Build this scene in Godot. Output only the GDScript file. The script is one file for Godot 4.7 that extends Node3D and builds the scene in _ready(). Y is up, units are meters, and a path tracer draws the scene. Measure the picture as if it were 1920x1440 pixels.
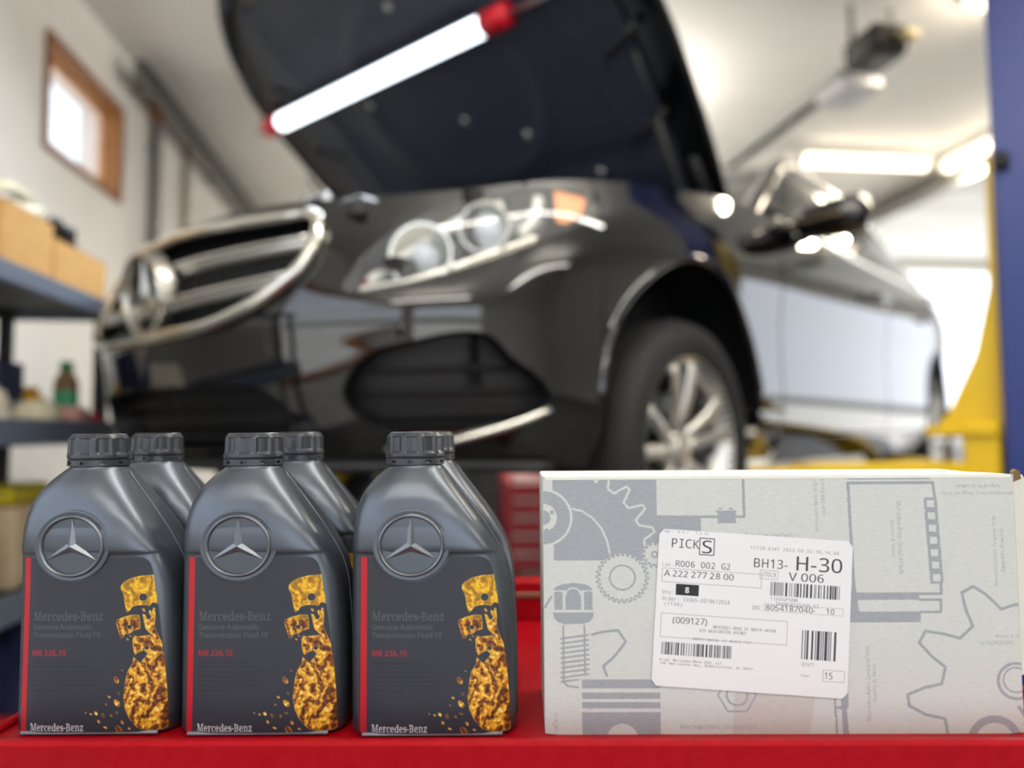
extends Node3D
# A car workshop: oil bottles and a parts carton on a red tool cart, a black saloon on a two-post lift behind.

const ROOM_TURN := 0.12392        # the building's axis against the camera's
const CEIL := 3.12
const WALL_L := -1.53
const WALL_B := -7.4
const WALL_R := 6.8
const WALL_F := 3.6
const TRAY_Y := 0.9035

var M := {}
var taken := {}
var rng := RandomNumberGenerator.new()
var noise := FastNoiseLite.new()

# ---------------------------------------------------------------- scene graph helpers
func numbered(called: String) -> String:
	var n: int = taken.get(called, 0)
	taken[called] = n + 1
	return called if n == 0 else "%s_%03d" % [called, n]

func tag(o: Node, label := "", category := "", group := "", kind := "") -> Node:
	if label != "": o.set_meta("label", label)
	if category != "": o.set_meta("category", category)
	if group != "": o.set_meta("group", group)
	if kind != "": o.set_meta("kind", kind)
	return o

func thing(called: String, label: String, category: String, at := Vector3.ZERO, turn := 0.0, group := "") -> Node3D:
	var o := Node3D.new()
	o.name = numbered(called)
	add_child(o)
	o.position = at
	o.rotation.y = turn
	tag(o, label, category, group)
	return o

func part(called: String, mesh: Mesh, m: Material, parent: Node, at := Vector3.ZERO, turn := Vector3.ZERO) -> MeshInstance3D:
	var o := MeshInstance3D.new()
	o.mesh = mesh
	o.material_override = m
	o.name = numbered(called) if parent == self else called
	parent.add_child(o, true)
	o.position = at
	o.rotation = turn
	return o

func solo(called: String, mesh: Mesh, m: Material, label: String, category: String, at := Vector3.ZERO, turn := Vector3.ZERO, group := "") -> MeshInstance3D:
	var o := part(called, mesh, m, self, at, turn)
	tag(o, label, category, group)
	return o

# a point of the building's own frame (x right, z towards the viewer) in the world
func rw(x: float, y: float, z: float) -> Vector3:
	return Basis(Vector3.UP, ROOM_TURN) * Vector3(x, y, z)

func structure(called: String, mesh: Mesh, m: Material, at := Vector3.ZERO) -> MeshInstance3D:
	var o := MeshInstance3D.new()
	o.mesh = mesh
	o.material_override = m
	o.name = called
	add_child(o)
	o.position = rw(at.x, at.y, at.z)
	o.rotation.y = ROOM_TURN
	o.set_meta("kind", "structure")
	return o

# ---------------------------------------------------------------- materials
func mat(c: Color, rough := 0.6, metal := 0.0) -> StandardMaterial3D:
	var m := StandardMaterial3D.new()
	m.albedo_color = c
	m.roughness = rough
	m.metallic = metal
	return m

func rgb(r: float, g: float, b: float) -> Color:
	return Color(r / 255.0, g / 255.0, b / 255.0)

func speckle(c: Color, spread: float, freq: float, rough: float, metal := 0.0, scale := 1.0, seed_ := 1, bump := 0.0) -> StandardMaterial3D:
	var n := FastNoiseLite.new()
	n.seed = seed_
	n.frequency = freq
	n.fractal_octaves = 4
	var g := Gradient.new()
	g.set_color(0, c.darkened(spread))
	g.set_color(1, c.lightened(spread))
	var t := NoiseTexture2D.new()
	t.width = 256
	t.height = 256
	t.seamless = true
	t.noise = n
	t.color_ramp = g
	var m := mat(Color.WHITE, rough, metal)
	m.albedo_texture = t
	m.uv1_triplanar = true
	m.uv1_world_triplanar = true
	m.uv1_scale = Vector3.ONE * scale
	if bump > 0.0:
		var h := NoiseTexture2D.new()
		h.width = 256
		h.height = 256
		h.seamless = true
		h.noise = n
		m.heightmap_enabled = true
		m.heightmap_texture = h
		m.heightmap_scale = bump
	return m

func glow(c: Color, k: float) -> StandardMaterial3D:
	var m := mat(c, 0.4)
	m.emission_enabled = true
	m.emission = c
	m.emission_energy_multiplier = k
	return m

func pane(c: Color, a: float) -> StandardMaterial3D:
	var m := mat(Color(c.r, c.g, c.b, a), 0.02)
	m.transparency = BaseMaterial3D.TRANSPARENCY_ALPHA
	return m

# ---------------------------------------------------------------- mesh helpers
func quad(st: SurfaceTool, a: Vector3, b: Vector3, c: Vector3, d: Vector3) -> void:
	for p in [a, b, c, a, c, d]:
		st.add_vertex(p)

# bevelled box, centred in x and z, standing on y = 0 when base is true
func boxm(s: Vector3, bev := 0.004, base := true) -> ArrayMesh:
	var st := SurfaceTool.new()
	st.begin(Mesh.PRIMITIVE_TRIANGLES)
	add_box(st, s, bev, Transform3D(Basis(), Vector3(0, s.y / 2 if base else 0.0, 0)))
	st.generate_normals()
	return st.commit()

func add_box(st: SurfaceTool, s: Vector3, bev: float, tr := Transform3D()) -> void:
	st.set_smooth_group(-1)
	var h := s / 2
	var b := minf(bev, minf(h.x, minf(h.y, h.z)) * 0.9)
	for ax in 3:
		var u := (ax + 1) % 3
		var w := (ax + 2) % 3
		for sg in [-1.0, 1.0]:
			var c := []
			for q in [[-1, -1], [1, -1], [1, 1], [-1, 1]]:
				var p := Vector3()
				p[ax] = h[ax] * sg
				p[u] = (h[u] - b) * q[0]
				p[w] = (h[w] - b) * q[1]
				c.append(tr * p)
			if sg > 0: quad(st, c[3], c[2], c[1], c[0])
			else: quad(st, c[0], c[1], c[2], c[3])
	if b <= 0.0:
		return
	for ax in 3:
		var u := (ax + 1) % 3
		var w := (ax + 2) % 3
		for su in [-1.0, 1.0]:
			for sw in [-1.0, 1.0]:
				var c := []
				for q in [[-1, 0], [1, 0], [1, 1], [-1, 1]]:
					var p := Vector3()
					p[ax] = (h[ax] - b) * q[0]
					p[u] = su * (h[u] if q[1] == 0 else h[u] - b)
					p[w] = sw * (h[w] - b if q[1] == 0 else h[w])
					c.append(tr * p)
				if su * sw > 0: quad(st, c[3], c[2], c[1], c[0])
				else: quad(st, c[0], c[1], c[2], c[3])
	for sx in [-1.0, 1.0]:
		for sy in [-1.0, 1.0]:
			for sz in [-1.0, 1.0]:
				var t := [tr * Vector3(sx * h.x, sy * (h.y - b), sz * (h.z - b)), tr * Vector3(sx * (h.x - b), sy * h.y, sz * (h.z - b)), tr * Vector3(sx * (h.x - b), sy * (h.y - b), sz * h.z)]
				if sx * sy * sz > 0: t.reverse()
				for p in t: st.add_vertex(p)

# several boxes [size, centre, optional basis] joined as one mesh
func boxes(list: Array, bev := 0.003) -> ArrayMesh:
	var st := SurfaceTool.new()
	st.begin(Mesh.PRIMITIVE_TRIANGLES)
	for e in list:
		add_box(st, e[0], bev, Transform3D(e[2] if e.size() > 2 else Basis(), e[1]))
	st.generate_normals()
	return st.commit()

func joined(list: Array) -> ArrayMesh:
	var st := SurfaceTool.new()
	st.begin(Mesh.PRIMITIVE_TRIANGLES)
	for e in list:
		st.append_from(e[0], 0, e[1] if e.size() > 1 else Transform3D())
	return st.commit()

# rows of points -> smooth surface
func gridm(rows: Array, closed := false, flip := false) -> ArrayMesh:
	var st := SurfaceTool.new()
	st.begin(Mesh.PRIMITIVE_TRIANGLES)
	st.set_smooth_group(0)
	var nr := rows.size()
	var nc: int = rows[0].size()
	for i in nr - 1:
		for j in (nc if closed else nc - 1):
			var k := (j + 1) % nc
			if flip: quad(st, rows[i][j], rows[i + 1][j], rows[i + 1][k], rows[i][k])
			else: quad(st, rows[i][j], rows[i][k], rows[i + 1][k], rows[i + 1][j])
	st.index()
	st.generate_normals()
	return st.commit()

# profile of (radius, height) turned about y; edges sharper than 35 degrees stay sharp
func lathe(prof: Array, seg := 32, cut := 35.0) -> ArrayMesh:
	var vs := PackedVector3Array()
	var ns := PackedVector3Array()
	var ix := PackedInt32Array()
	var n := prof.size()
	var fn := []
	for i in n - 1:
		var d: Vector2 = prof[i + 1] - prof[i]
		fn.append(Vector2(d.y, -d.x).normalized())
	for i in n - 1:
		var na: Vector2 = fn[i]
		var nb: Vector2 = fn[i]
		if i > 0 and rad_to_deg(absf(fn[i].angle_to(fn[i - 1]))) < cut: na = (fn[i] + fn[i - 1]).normalized()
		if i < n - 2 and rad_to_deg(absf(fn[i].angle_to(fn[i + 1]))) < cut: nb = (fn[i] + fn[i + 1]).normalized()
		var base := vs.size()
		for j in seg + 1:
			var a := TAU * j / seg
			var cs := cos(a)
			var sn := sin(a)
			vs.append(Vector3(prof[i].x * cs, prof[i].y, prof[i].x * sn))
			ns.append(Vector3(na.x * cs, na.y, na.x * sn))
			vs.append(Vector3(prof[i + 1].x * cs, prof[i + 1].y, prof[i + 1].x * sn))
			ns.append(Vector3(nb.x * cs, nb.y, nb.x * sn))
		for j in seg:
			var q := base + j * 2
			ix.append_array([q, q + 2, q + 1, q + 1, q + 2, q + 3])
	return arr(vs, ns, ix)

func arr(vs: PackedVector3Array, ns: PackedVector3Array, ix: PackedInt32Array, uv := PackedVector2Array()) -> ArrayMesh:
	var a := []
	a.resize(Mesh.ARRAY_MAX)
	a[Mesh.ARRAY_VERTEX] = vs
	a[Mesh.ARRAY_NORMAL] = ns
	a[Mesh.ARRAY_INDEX] = ix
	if uv.size(): a[Mesh.ARRAY_TEX_UV] = uv
	var m := ArrayMesh.new()
	m.add_surface_from_arrays(Mesh.PRIMITIVE_TRIANGLES, a)
	return m

# round tube along a path; flat squashes it across the second axis
func tube(path: Array, r: float, seg := 10, closed := false, flat := 1.0, up := Vector3.UP, ends := []) -> ArrayMesh:
	var rows := []
	var n := path.size()
	for i in n:
		var a: Vector3 = path[(i - 1 + n) % n] if closed else path[maxi(i - 1, 0)]
		var b: Vector3 = path[(i + 1) % n] if closed else path[mini(i + 1, n - 1)]
		var t := (b - a).normalized()
		var s := t.cross(up)
		if s.length() < 0.05: s = t.cross(Vector3.RIGHT)
		s = s.normalized()
		var w := s.cross(t).normalized()
		var rr := r
		if ends.size(): rr = r * lerpf(ends[0], ends[1], float(i) / (n - 1))
		var row := PackedVector3Array()
		for j in seg:
			var an := TAU * j / seg
			row.append(path[i] + s * cos(an) * rr + w * sin(an) * rr * flat)
		rows.append(row)
	if closed:
		rows.append(rows[0])
	else:
		var e0 := PackedVector3Array()
		var e1 := PackedVector3Array()
		for j in seg:
			e0.append(path[0])
			e1.append(path[n - 1])
		rows.push_front(e0)
		rows.append(e1)
	return gridm(rows, true)

# flat polygon (x, y) given a thickness along z, centred on z = 0
func prism(poly: PackedVector2Array, depth: float) -> ArrayMesh:
	var st := SurfaceTool.new()
	st.begin(Mesh.PRIMITIVE_TRIANGLES)
	st.set_smooth_group(-1)
	var tri := Geometry2D.triangulate_polygon(poly)
	for i in range(0, tri.size(), 3):
		var a := poly[tri[i]]
		var b := poly[tri[i + 1]]
		var c := poly[tri[i + 2]]
		if (b - a).cross(c - a) > 0:
			var t := b
			b = c
			c = t
		for p in [a, b, c]: st.add_vertex(Vector3(p.x, p.y, depth / 2))
		for p in [a, c, b]: st.add_vertex(Vector3(p.x, p.y, -depth / 2))
	var ccw := not Geometry2D.is_polygon_clockwise(poly)
	for i in poly.size():
		var a := poly[i]
		var b := poly[(i + 1) % poly.size()]
		var q := [Vector3(a.x, a.y, depth / 2), Vector3(a.x, a.y, -depth / 2), Vector3(b.x, b.y, -depth / 2), Vector3(b.x, b.y, depth / 2)]
		if ccw: q.reverse()
		quad(st, q[0], q[1], q[2], q[3])
	st.generate_normals()
	return st.commit()

func lut(t: Array, x: float) -> float:
	if x <= t[0][0]: return t[0][1]
	for i in t.size() - 1:
		if x <= t[i + 1][0]:
			var f: float = (x - t[i][0]) / (t[i + 1][0] - t[i][0])
			return lerpf(t[i][1], t[i + 1][1], f)
	return t[-1][1]

# the same, smoothed
func luts(t: Array, x: float) -> float:
	var n := t.size()
	if x <= t[0][0]: return t[0][1]
	if x >= t[n - 1][0]: return t[n - 1][1]
	for i in n - 1:
		if x <= t[i + 1][0]:
			var h: float = t[i + 1][0] - t[i][0]
			var f: float = (x - t[i][0]) / h
			var d: float = (t[i + 1][1] - t[i][1]) / h
			var d0 := d
			var d1 := d
			if i > 0:
				var e: float = (t[i][1] - t[i - 1][1]) / (t[i][0] - t[i - 1][0])
				d0 = 0.0 if e * d <= 0 else 2 * e * d / (e + d)
			if i < n - 2:
				var e: float = (t[i + 2][1] - t[i + 1][1]) / (t[i + 2][0] - t[i + 1][0])
				d1 = 0.0 if e * d <= 0 else 2 * e * d / (e + d)
			var f2 := f * f
			var f3 := f2 * f
			return (2 * f3 - 3 * f2 + 1) * t[i][1] + (f3 - 2 * f2 + f) * h * d0 + (-2 * f3 + 3 * f2) * t[i + 1][1] + (f3 - f2) * h * d1
	return t[n - 1][1]

# ---------------------------------------------------------------- print: filled shapes and lettering on an image
class Canvas:
	var img: Image
	var s := 1.0
	var o := Vector2.ZERO
	var fonts := {}

	func _init(w: int, h: int, c: Color, origin := Vector2.ZERO, scale := 1.0) -> void:
		img = Image.create(w, h, false, Image.FORMAT_RGB8)
		img.fill(c)
		o = origin
		s = scale

	func raw(p: PackedVector2Array, c: Color) -> void:
		var lo := INF
		var hi := -INF
		for q in p:
			lo = minf(lo, q.y)
			hi = maxf(hi, q.y)
		var n := p.size()
		for y in range(maxi(int(floor(lo)), 0), mini(int(ceil(hi)) + 1, img.get_height())):
			var xs := []
			var yc := y + 0.5
			for i in n:
				var a := p[i]
				var b := p[(i + 1) % n]
				if (a.y <= yc) != (b.y <= yc):
					xs.append(a.x + (yc - a.y) / (b.y - a.y) * (b.x - a.x))
			xs.sort()
			for i in range(0, xs.size() - 1, 2):
				var x0 := maxi(roundi(xs[i]), 0)
				var x1 := roundi(xs[i + 1])
				if x1 > x0: img.fill_rect(Rect2i(x0, y, x1 - x0, 1), c)

	func poly(p: Array, c: Color) -> void:
		var q := PackedVector2Array()
		for e in p: q.append((e - o) * s)
		raw(q, c)

	func rect(a: Vector2, b: Vector2, c: Color) -> void:
		poly([a, Vector2(b.x, a.y), b, Vector2(a.x, b.y)], c)

	func disc(at: Vector2, r: float, c: Color, sy := 1.0, n := 36) -> void:
		var p := []
		for i in n: p.append(at + Vector2(cos(TAU * i / n), sin(TAU * i / n) * sy) * r)
		poly(p, c)

	func line(p: Array, w: float, c: Color, closed := false) -> void:
		for i in (p.size() if closed else p.size() - 1):
			var a: Vector2 = p[i]
			var b: Vector2 = p[(i + 1) % p.size()]
			var d := (b - a).normalized().orthogonal() * w / 2
			poly([a + d, b + d, b - d, a - d], c)
			disc(b, w / 2, c, 1.0, 10)
		disc(p[0], w / 2, c, 1.0, 10)

	func ring(at: Vector2, r: float, w: float, c: Color, a0 := 0.0, a1 := TAU) -> void:
		var p := []
		for i in 49: p.append(at + Vector2.from_angle(lerpf(a0, a1, i / 48.0)) * r)
		line(p, w, c)

	# text whose ink fills from `at` (its upper left) w wide and h high, turned by deg
	func text(t: String, at: Vector2, w: float, h: float, c: Color, face := "Droid Sans", bold := false, deg := 0.0) -> void:
		var key := face + str(bold)
		if not fonts.has(key):
			var f := SystemFont.new()
			f.font_names = PackedStringArray([face])
			f.font_weight = 700 if bold else 400
			fonts[key] = f
		var tm := TextMesh.new()
		tm.font = fonts[key]
		tm.text = t
		tm.font_size = 32
		tm.depth = 0.0
		tm.pixel_size = 0.01
		tm.curve_step = 2.0 if h * s < 22 else 1.0
		var a := tm.surface_get_arrays(0)
		var v: PackedVector3Array = a[Mesh.ARRAY_VERTEX]
		var ix: PackedInt32Array = a[Mesh.ARRAY_INDEX] if a[Mesh.ARRAY_INDEX] != null else PackedInt32Array(range(v.size()))
		var lo := Vector2(INF, INF)
		var hi := Vector2(-INF, -INF)
		for p in v:
			lo = Vector2(minf(lo.x, p.x), minf(lo.y, p.y))
			hi = Vector2(maxf(hi.x, p.x), maxf(hi.y, p.y))
		var k := Vector2(w / maxf(hi.x - lo.x, 1e-6), h / maxf(hi.y - lo.y, 1e-6))
		var rot := deg_to_rad(deg)
		var q := PackedVector2Array()
		for p in v: q.append((at + (Vector2(p.x - lo.x, hi.y - p.y) * k).rotated(rot) - o) * s)
		for i in range(0, ix.size(), 3):
			raw(PackedVector2Array([q[ix[i]], q[ix[i + 1]], q[ix[i + 2]]]), c)

	func material(rough: float, metal := 0.0) -> StandardMaterial3D:
		var m := StandardMaterial3D.new()
		m.albedo_texture = ImageTexture.create_from_image(img)
		m.roughness = rough
		m.metallic = metal
		m.texture_repeat = false
		return m

# ---------------------------------------------------------------- start: camera, sky, light
func _ready() -> void:
	rng.seed = 7
	noise.seed = 5
	var cam := Camera3D.new()
	cam.name = "camera"
	add_child(cam)
	cam.position = Vector3(0, 1.15, 0)
	cam.rotation = Vector3(deg_to_rad(3.55), 0, deg_to_rad(-0.35))
	var lens := CameraAttributesPhysical.new()
	lens.frustum_focal_length = 34.0278      # 1400 pixels for a frame 1440 pixels high
	lens.frustum_focus_distance = 0.655
	lens.frustum_near = 0.05
	lens.frustum_far = 200.0
	lens.exposure_aperture = 2.3
	cam.attributes = lens
	cam.fov = rad_to_deg(2.0 * atan(720.0 / 1400.0))

	var env := Environment.new()
	env.tonemap_mode = Environment.TONE_MAPPER_LINEAR
	env.tonemap_exposure = 1.0
	env.background_mode = Environment.BG_SKY
	var sm := ProceduralSkyMaterial.new()
	sm.sky_top_color = rgb(222, 232, 248)
	sm.sky_horizon_color = rgb(240, 244, 250)
	sm.ground_bottom_color = rgb(150, 150, 146)
	sm.ground_horizon_color = rgb(190, 192, 192)
	sm.sky_energy_multiplier = 1.6
	sm.ground_energy_multiplier = 1.3
	var sun := DirectionalLight3D.new()
	sun.name = "sun"
	add_child(sun)
	sun.look_at_from_position(Vector3(3, 8, -6), Vector3.ZERO)
	sun.light_energy = 3.0
	sun.light_color = rgb(255, 248, 236)
	sun.light_angular_distance = 1.0
	sun.shadow_enabled = true
	var sky := Sky.new()
	sky.sky_material = sm
	env.sky = sky
	env.sdfgi_enabled = true
	env.ssao_enabled = true
	env.ssil_enabled = true
	var we := WorldEnvironment.new()
	we.name = "world"
	we.environment = env
	add_child(we)

	materials()
	room()
	ceiling_things()
	shelf_corner()
	lift()
	car()
	hood_lamp()
	under_car()
	tray()
	carton()
	bottles()

func materials() -> void:
	M.wall = speckle(rgb(234, 231, 225), 0.02, 0.02, 0.75, 0.0, 0.7, 3)
	M.ceiling = speckle(rgb(236, 234, 229), 0.02, 0.015, 0.8, 0.0, 0.5, 4)
	M.floor = speckle(rgb(104, 102, 98), 0.12, 0.02, 0.45, 0.0, 0.6, 5)
	M.concrete = speckle(rgb(206, 204, 198), 0.06, 0.02, 0.9, 0.0, 0.5, 6)
	M.wood = wood_mat()
	M.wood_dark = mat(rgb(134, 88, 54), 0.6)
	M.white = mat(rgb(232, 231, 226), 0.5)
	M.door = mat(rgb(236, 236, 234), 0.45)
	M.steel = mat(rgb(168, 170, 172), 0.35, 0.9)
	M.galv = mat(rgb(150, 152, 152), 0.45, 0.7)
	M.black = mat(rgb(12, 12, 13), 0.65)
	M.rubber = mat(rgb(22, 22, 22), 0.75)
	M.plastic = mat(rgb(30, 31, 33), 0.45)
	M.pipe = mat(rgb(138, 138, 136), 0.5, 0.3)
	M.pane = pane(rgb(235, 240, 245), 0.12)
	M.red = speckle(rgb(158, 3, 17), 0.05, 0.05, 0.35, 0.0, 4.0, 8)
	M.red.metallic_specular = 0.25
	M.yellow = mat(rgb(222, 184, 12), 0.42)
	M.blue = mat(rgb(30, 50, 118), 0.4)
	M.rack = mat(rgb(104, 114, 132), 0.5)
	M.card = speckle(rgb(206, 158, 92), 0.06, 0.04, 0.85, 0.0, 2.0, 9)
	M.chrome = mat(rgb(226, 224, 214), 0.16, 1.0)
	M.silver = mat(rgb(205, 203, 196), 0.3, 0.9)
	M.paint = mat(rgb(5, 6, 9), 0.05)
	M.paint.metallic_specular = 0.85
	M.under = mat(rgb(10, 11, 14), 0.55)
	M.liner = mat(rgb(40, 46, 60), 0.5)

func wood_mat() -> StandardMaterial3D:
	var n := FastNoiseLite.new()
	n.seed = 21
	n.frequency = 0.03
	var im := Image.create(128, 256, false, Image.FORMAT_RGB8)
	for y in 256:
		for x in 128:
			var g := absf(n.get_noise_2d(x * 6.0, y * 0.5))
			im.set_pixel(x, y, rgb(206, 152, 96).lerp(rgb(150, 92, 48), clampf(g * 1.7, 0, 1)))
	var m := mat(Color.WHITE, 0.55)
	m.albedo_texture = ImageTexture.create_from_image(im)
	m.uv1_triplanar = true
	m.uv1_scale = Vector3(3, 3, 3)
	return m

# ---------------------------------------------------------------- the building
func room() -> void:
	var t := 0.2
	var depth := WALL_F - WALL_B
	var width := WALL_R - WALL_L
	var cx := (WALL_L + WALL_R) / 2
	var cz := (WALL_F + WALL_B) / 2
	structure("floor", boxm(Vector3(width + 2 * t, 0.2, depth + 2 * t), 0.0, false), M.floor, Vector3(cx, -0.1, cz))
	structure("ceiling", boxm(Vector3(width + 2 * t, 0.2, depth + 2 * t), 0.0, false), M.ceiling, Vector3(cx, CEIL + 0.1, cz))
	# left wall with the high window in view and two windows behind the viewer's shoulder
	wall("wall_left", "x", WALL_L - t / 2, t, WALL_B - t, WALL_F + t, [[-3.97, -3.21, 2.34, 2.80], [-0.85, 3.35, 0.95, 2.6]])
	# far wall: a closed sectional door on the left bay, an open doorway on the right bay
	wall("wall_back", "z", WALL_B - t / 2, t, WALL_L, WALL_R, [[0.3, 3.1, 0.0, 2.86], [3.92, 6.5, 0.0, 2.86]])
	# right wall with the third, open doorway that the car's flank mirrors
	wall("wall_right", "x", WALL_R + t / 2, t, WALL_B - t, WALL_F + t, [[-6.6, -2.6, 0.0, 2.5]])
	wall("wall_front", "z", WALL_F + t / 2, t, WALL_L, WALL_R, [[-1.3, 2.7, 0.0, 2.6]])
	# ground outside
	structure("ground", boxm(Vector3(60, 0.1, 60), 0.0, false), M.concrete, Vector3(0, -0.13, -12))

	# the high window: deep timber reveal, frame and pane
	window_unit("window_1", -3.97, -3.21, 2.34, 2.80)
	window_unit("window_2", -0.85, 3.35, 0.95, 2.6)

	# closed door of the left bay, five sections
	var d := structure("door_1", boxes([[Vector3(0.06, 2.9, 0.05), Vector3(-1.43, 1.45, 0.03)], [Vector3(0.06, 2.9, 0.05), Vector3(1.43, 1.45, 0.03)]]), M.white, Vector3(1.7, 0, WALL_B))
	var pm := boxm(Vector3(2.78, 0.562, 0.05), 0.012)
	for i in 5:
		var p := part("panel", pm, M.door, d, Vector3(0, 0.008 + i * 0.57, -0.03))
		for j in 4:
			part("raised_field", boxm(Vector3(0.56, 0.36, 0.014), 0.006), M.door, p, Vector3(-1.02 + j * 0.68, 0.1, 0.03))
	# raised door of the right bay, lying under the ceiling
	var r := structure("door_2", boxes([[Vector3(0.04, 0.05, 3.0), Vector3(-1.34, -0.03, 1.5)], [Vector3(0.04, 0.05, 3.0), Vector3(1.34, -0.03, 1.5)]]), M.galv, Vector3(5.24, 2.96, WALL_B + 0.05))
	var pr := boxm(Vector3(2.6, 0.045, 0.57), 0.01)
	for i in 5:
		var p := part("panel", pr, M.door, r, Vector3(0, 0, 0.36 + i * 0.58))
		for j in 4:
			part("raised_field", boxm(Vector3(0.52, 0.012, 0.36), 0.005), M.door, p, Vector3(-0.96 + j * 0.64, -0.006, 0))
	# door linings
	for e in [[3.92, 6.5, "trim_1"], [0.3, 3.1, "trim_2"]]:
		var w: float = e[1] - e[0]
		structure(e[2], boxes([[Vector3(0.09, 2.95, 0.03), Vector3(-w / 2 - 0.05, 1.475, 0)], [Vector3(0.09, 2.95, 0.03), Vector3(w / 2 + 0.05, 1.475, 0)], [Vector3(w + 0.2, 0.09, 0.03), Vector3(0, 2.91, 0)]]), M.white, Vector3((e[0] + e[1]) / 2, 0, WALL_B + 0.016))
	structure("baseboard_left", boxm(Vector3(0.018, 0.1, depth - 0.02), 0.004), M.white, Vector3(WALL_L + 0.01, 0, cz))

	# conduits on the left wall and the rail that runs along under the ceiling
	var c1 := thing("conduit", "grey steel conduit running down the white wall beside the timber window", "pipe", rw(WALL_L + 0.035, 0, -4.4), ROOM_TURN)
	part("tube", tube([Vector3(0, 0.9, 0), Vector3(0, 3.1, 0)], 0.03, 12), M.pipe, c1)
	for y in [1.3, 2.0, 2.75]: part("clip", boxm(Vector3(0.012, 0.025, 0.11), 0.003), M.galv, c1, Vector3(-0.025, y, 0))
	part("junction_box", boxm(Vector3(0.06, 0.11, 0.08), 0.006), mat(rgb(170, 110, 78), 0.6), c1, Vector3(0, 2.93, 0))
	var c2 := thing("conduit", "thin tan conduit on the white wall nearer the car's grille", "pipe", rw(WALL_L + 0.03, 0, -4.98), ROOM_TURN)
	part("tube", tube([Vector3(0, 0.9, 0), Vector3(0, 3.0, 0)], 0.024, 12), mat(rgb(176, 164, 148), 0.6), c2)
	for y in [1.4, 2.3]: part("clip", boxm(Vector3(0.01, 0.025, 0.09), 0.003), M.galv, c2, Vector3(-0.02, y, 0))
	var dr := thing("door_track", "long grey steel track along the top of the left wall", "track", rw(WALL_L + 0.09, CEIL - 0.13, -5.55), ROOM_TURN)
	part("rail", boxes([[Vector3(0.012, 0.1, 3.3), Vector3(0, 0, 0)], [Vector3(0.06, 0.012, 3.3), Vector3(0.03, -0.05, 0)], [Vector3(0.06, 0.012, 3.3), Vector3(0.03, 0.05, 0)]], 0.002), mat(rgb(120, 120, 118), 0.5, 0.5), dr)
	for z in [-1.4, 0.0, 1.4]: part("bracket", boxm(Vector3(0.09, 0.05, 0.04), 0.004), M.galv, dr, Vector3(-0.045, -0.02, z))

# a wall along one axis, built of the solid blocks round its openings [from, to, sill, head]
func wall(called: String, axis: String, at: float, t: float, a: float, b: float, holes: Array) -> void:
	var list := []
	var blocks := []
	var x := a
	holes.sort_custom(func(p, q): return p[0] < q[0])
	for h in holes:
		blocks.append([x, h[0], 0.0, CEIL])
		if h[2] > 0.0: blocks.append([h[0], h[1], 0.0, h[2]])
		blocks.append([h[0], h[1], h[3], CEIL])
		x = h[1]
	blocks.append([x, b, 0.0, CEIL])
	for k in blocks:
		var l: float = k[1] - k[0]
		var y: float = k[3] - k[2]
		if axis == "x": list.append([Vector3(t, y, l), Vector3(0, (k[2] + k[3]) / 2, (k[0] + k[1]) / 2)])
		else: list.append([Vector3(l, y, t), Vector3((k[0] + k[1]) / 2, (k[2] + k[3]) / 2, 0)])
	structure(called, boxes(list, 0.0), M.wall, Vector3(at, 0, 0) if axis == "x" else Vector3(0, 0, at))

func window_unit(called: String, z0: float, z1: float, y0: float, y1: float) -> void:
	var w := z1 - z0
	var h := y1 - y0
	var b := 0.022
	# lining boards through the wall
	var o := structure(called, boxes([[Vector3(0.09, 0.02, w), Vector3(-0.045, 0.01, 0)], [Vector3(0.09, 0.02, w), Vector3(-0.045, h - 0.01, 0)], [Vector3(0.09, h, 0.02), Vector3(-0.045, h / 2, -w / 2 + 0.01)], [Vector3(0.09, h, 0.02), Vector3(-0.045, h / 2, w / 2 - 0.01)]]), M.wood, Vector3(WALL_L, y0, (z0 + z1) / 2))
	part("casing", boxes([[Vector3(0.016, 0.03, w + 0.04), Vector3(0.009, -0.004, 0)], [Vector3(0.016, 0.03, w + 0.04), Vector3(0.009, h + 0.004, 0)], [Vector3(0.016, h, 0.03), Vector3(0.009, h / 2, -w / 2 - 0.004)], [Vector3(0.016, h, 0.03), Vector3(0.009, h / 2, w / 2 + 0.004)]]), M.wood_dark, o)
	part("window_frame", boxes([[Vector3(0.04, b, w - 0.04), Vector3(0, b / 2 + 0.02, 0)], [Vector3(0.04, b, w - 0.04), Vector3(0, h - b / 2 - 0.02, 0)], [Vector3(0.04, h - 0.04, b), Vector3(0, h / 2, -w / 2 + b / 2 + 0.02)], [Vector3(0.04, h - 0.04, b), Vector3(0, h / 2, w / 2 - b / 2 - 0.02)]]), M.wood, o, Vector3(-0.07, 0, 0))
	part("pane", boxm(Vector3(0.006, h - 0.1, w - 0.1), 0.0), M.pane, o, Vector3(-0.07, 0.05, 0))

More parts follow.
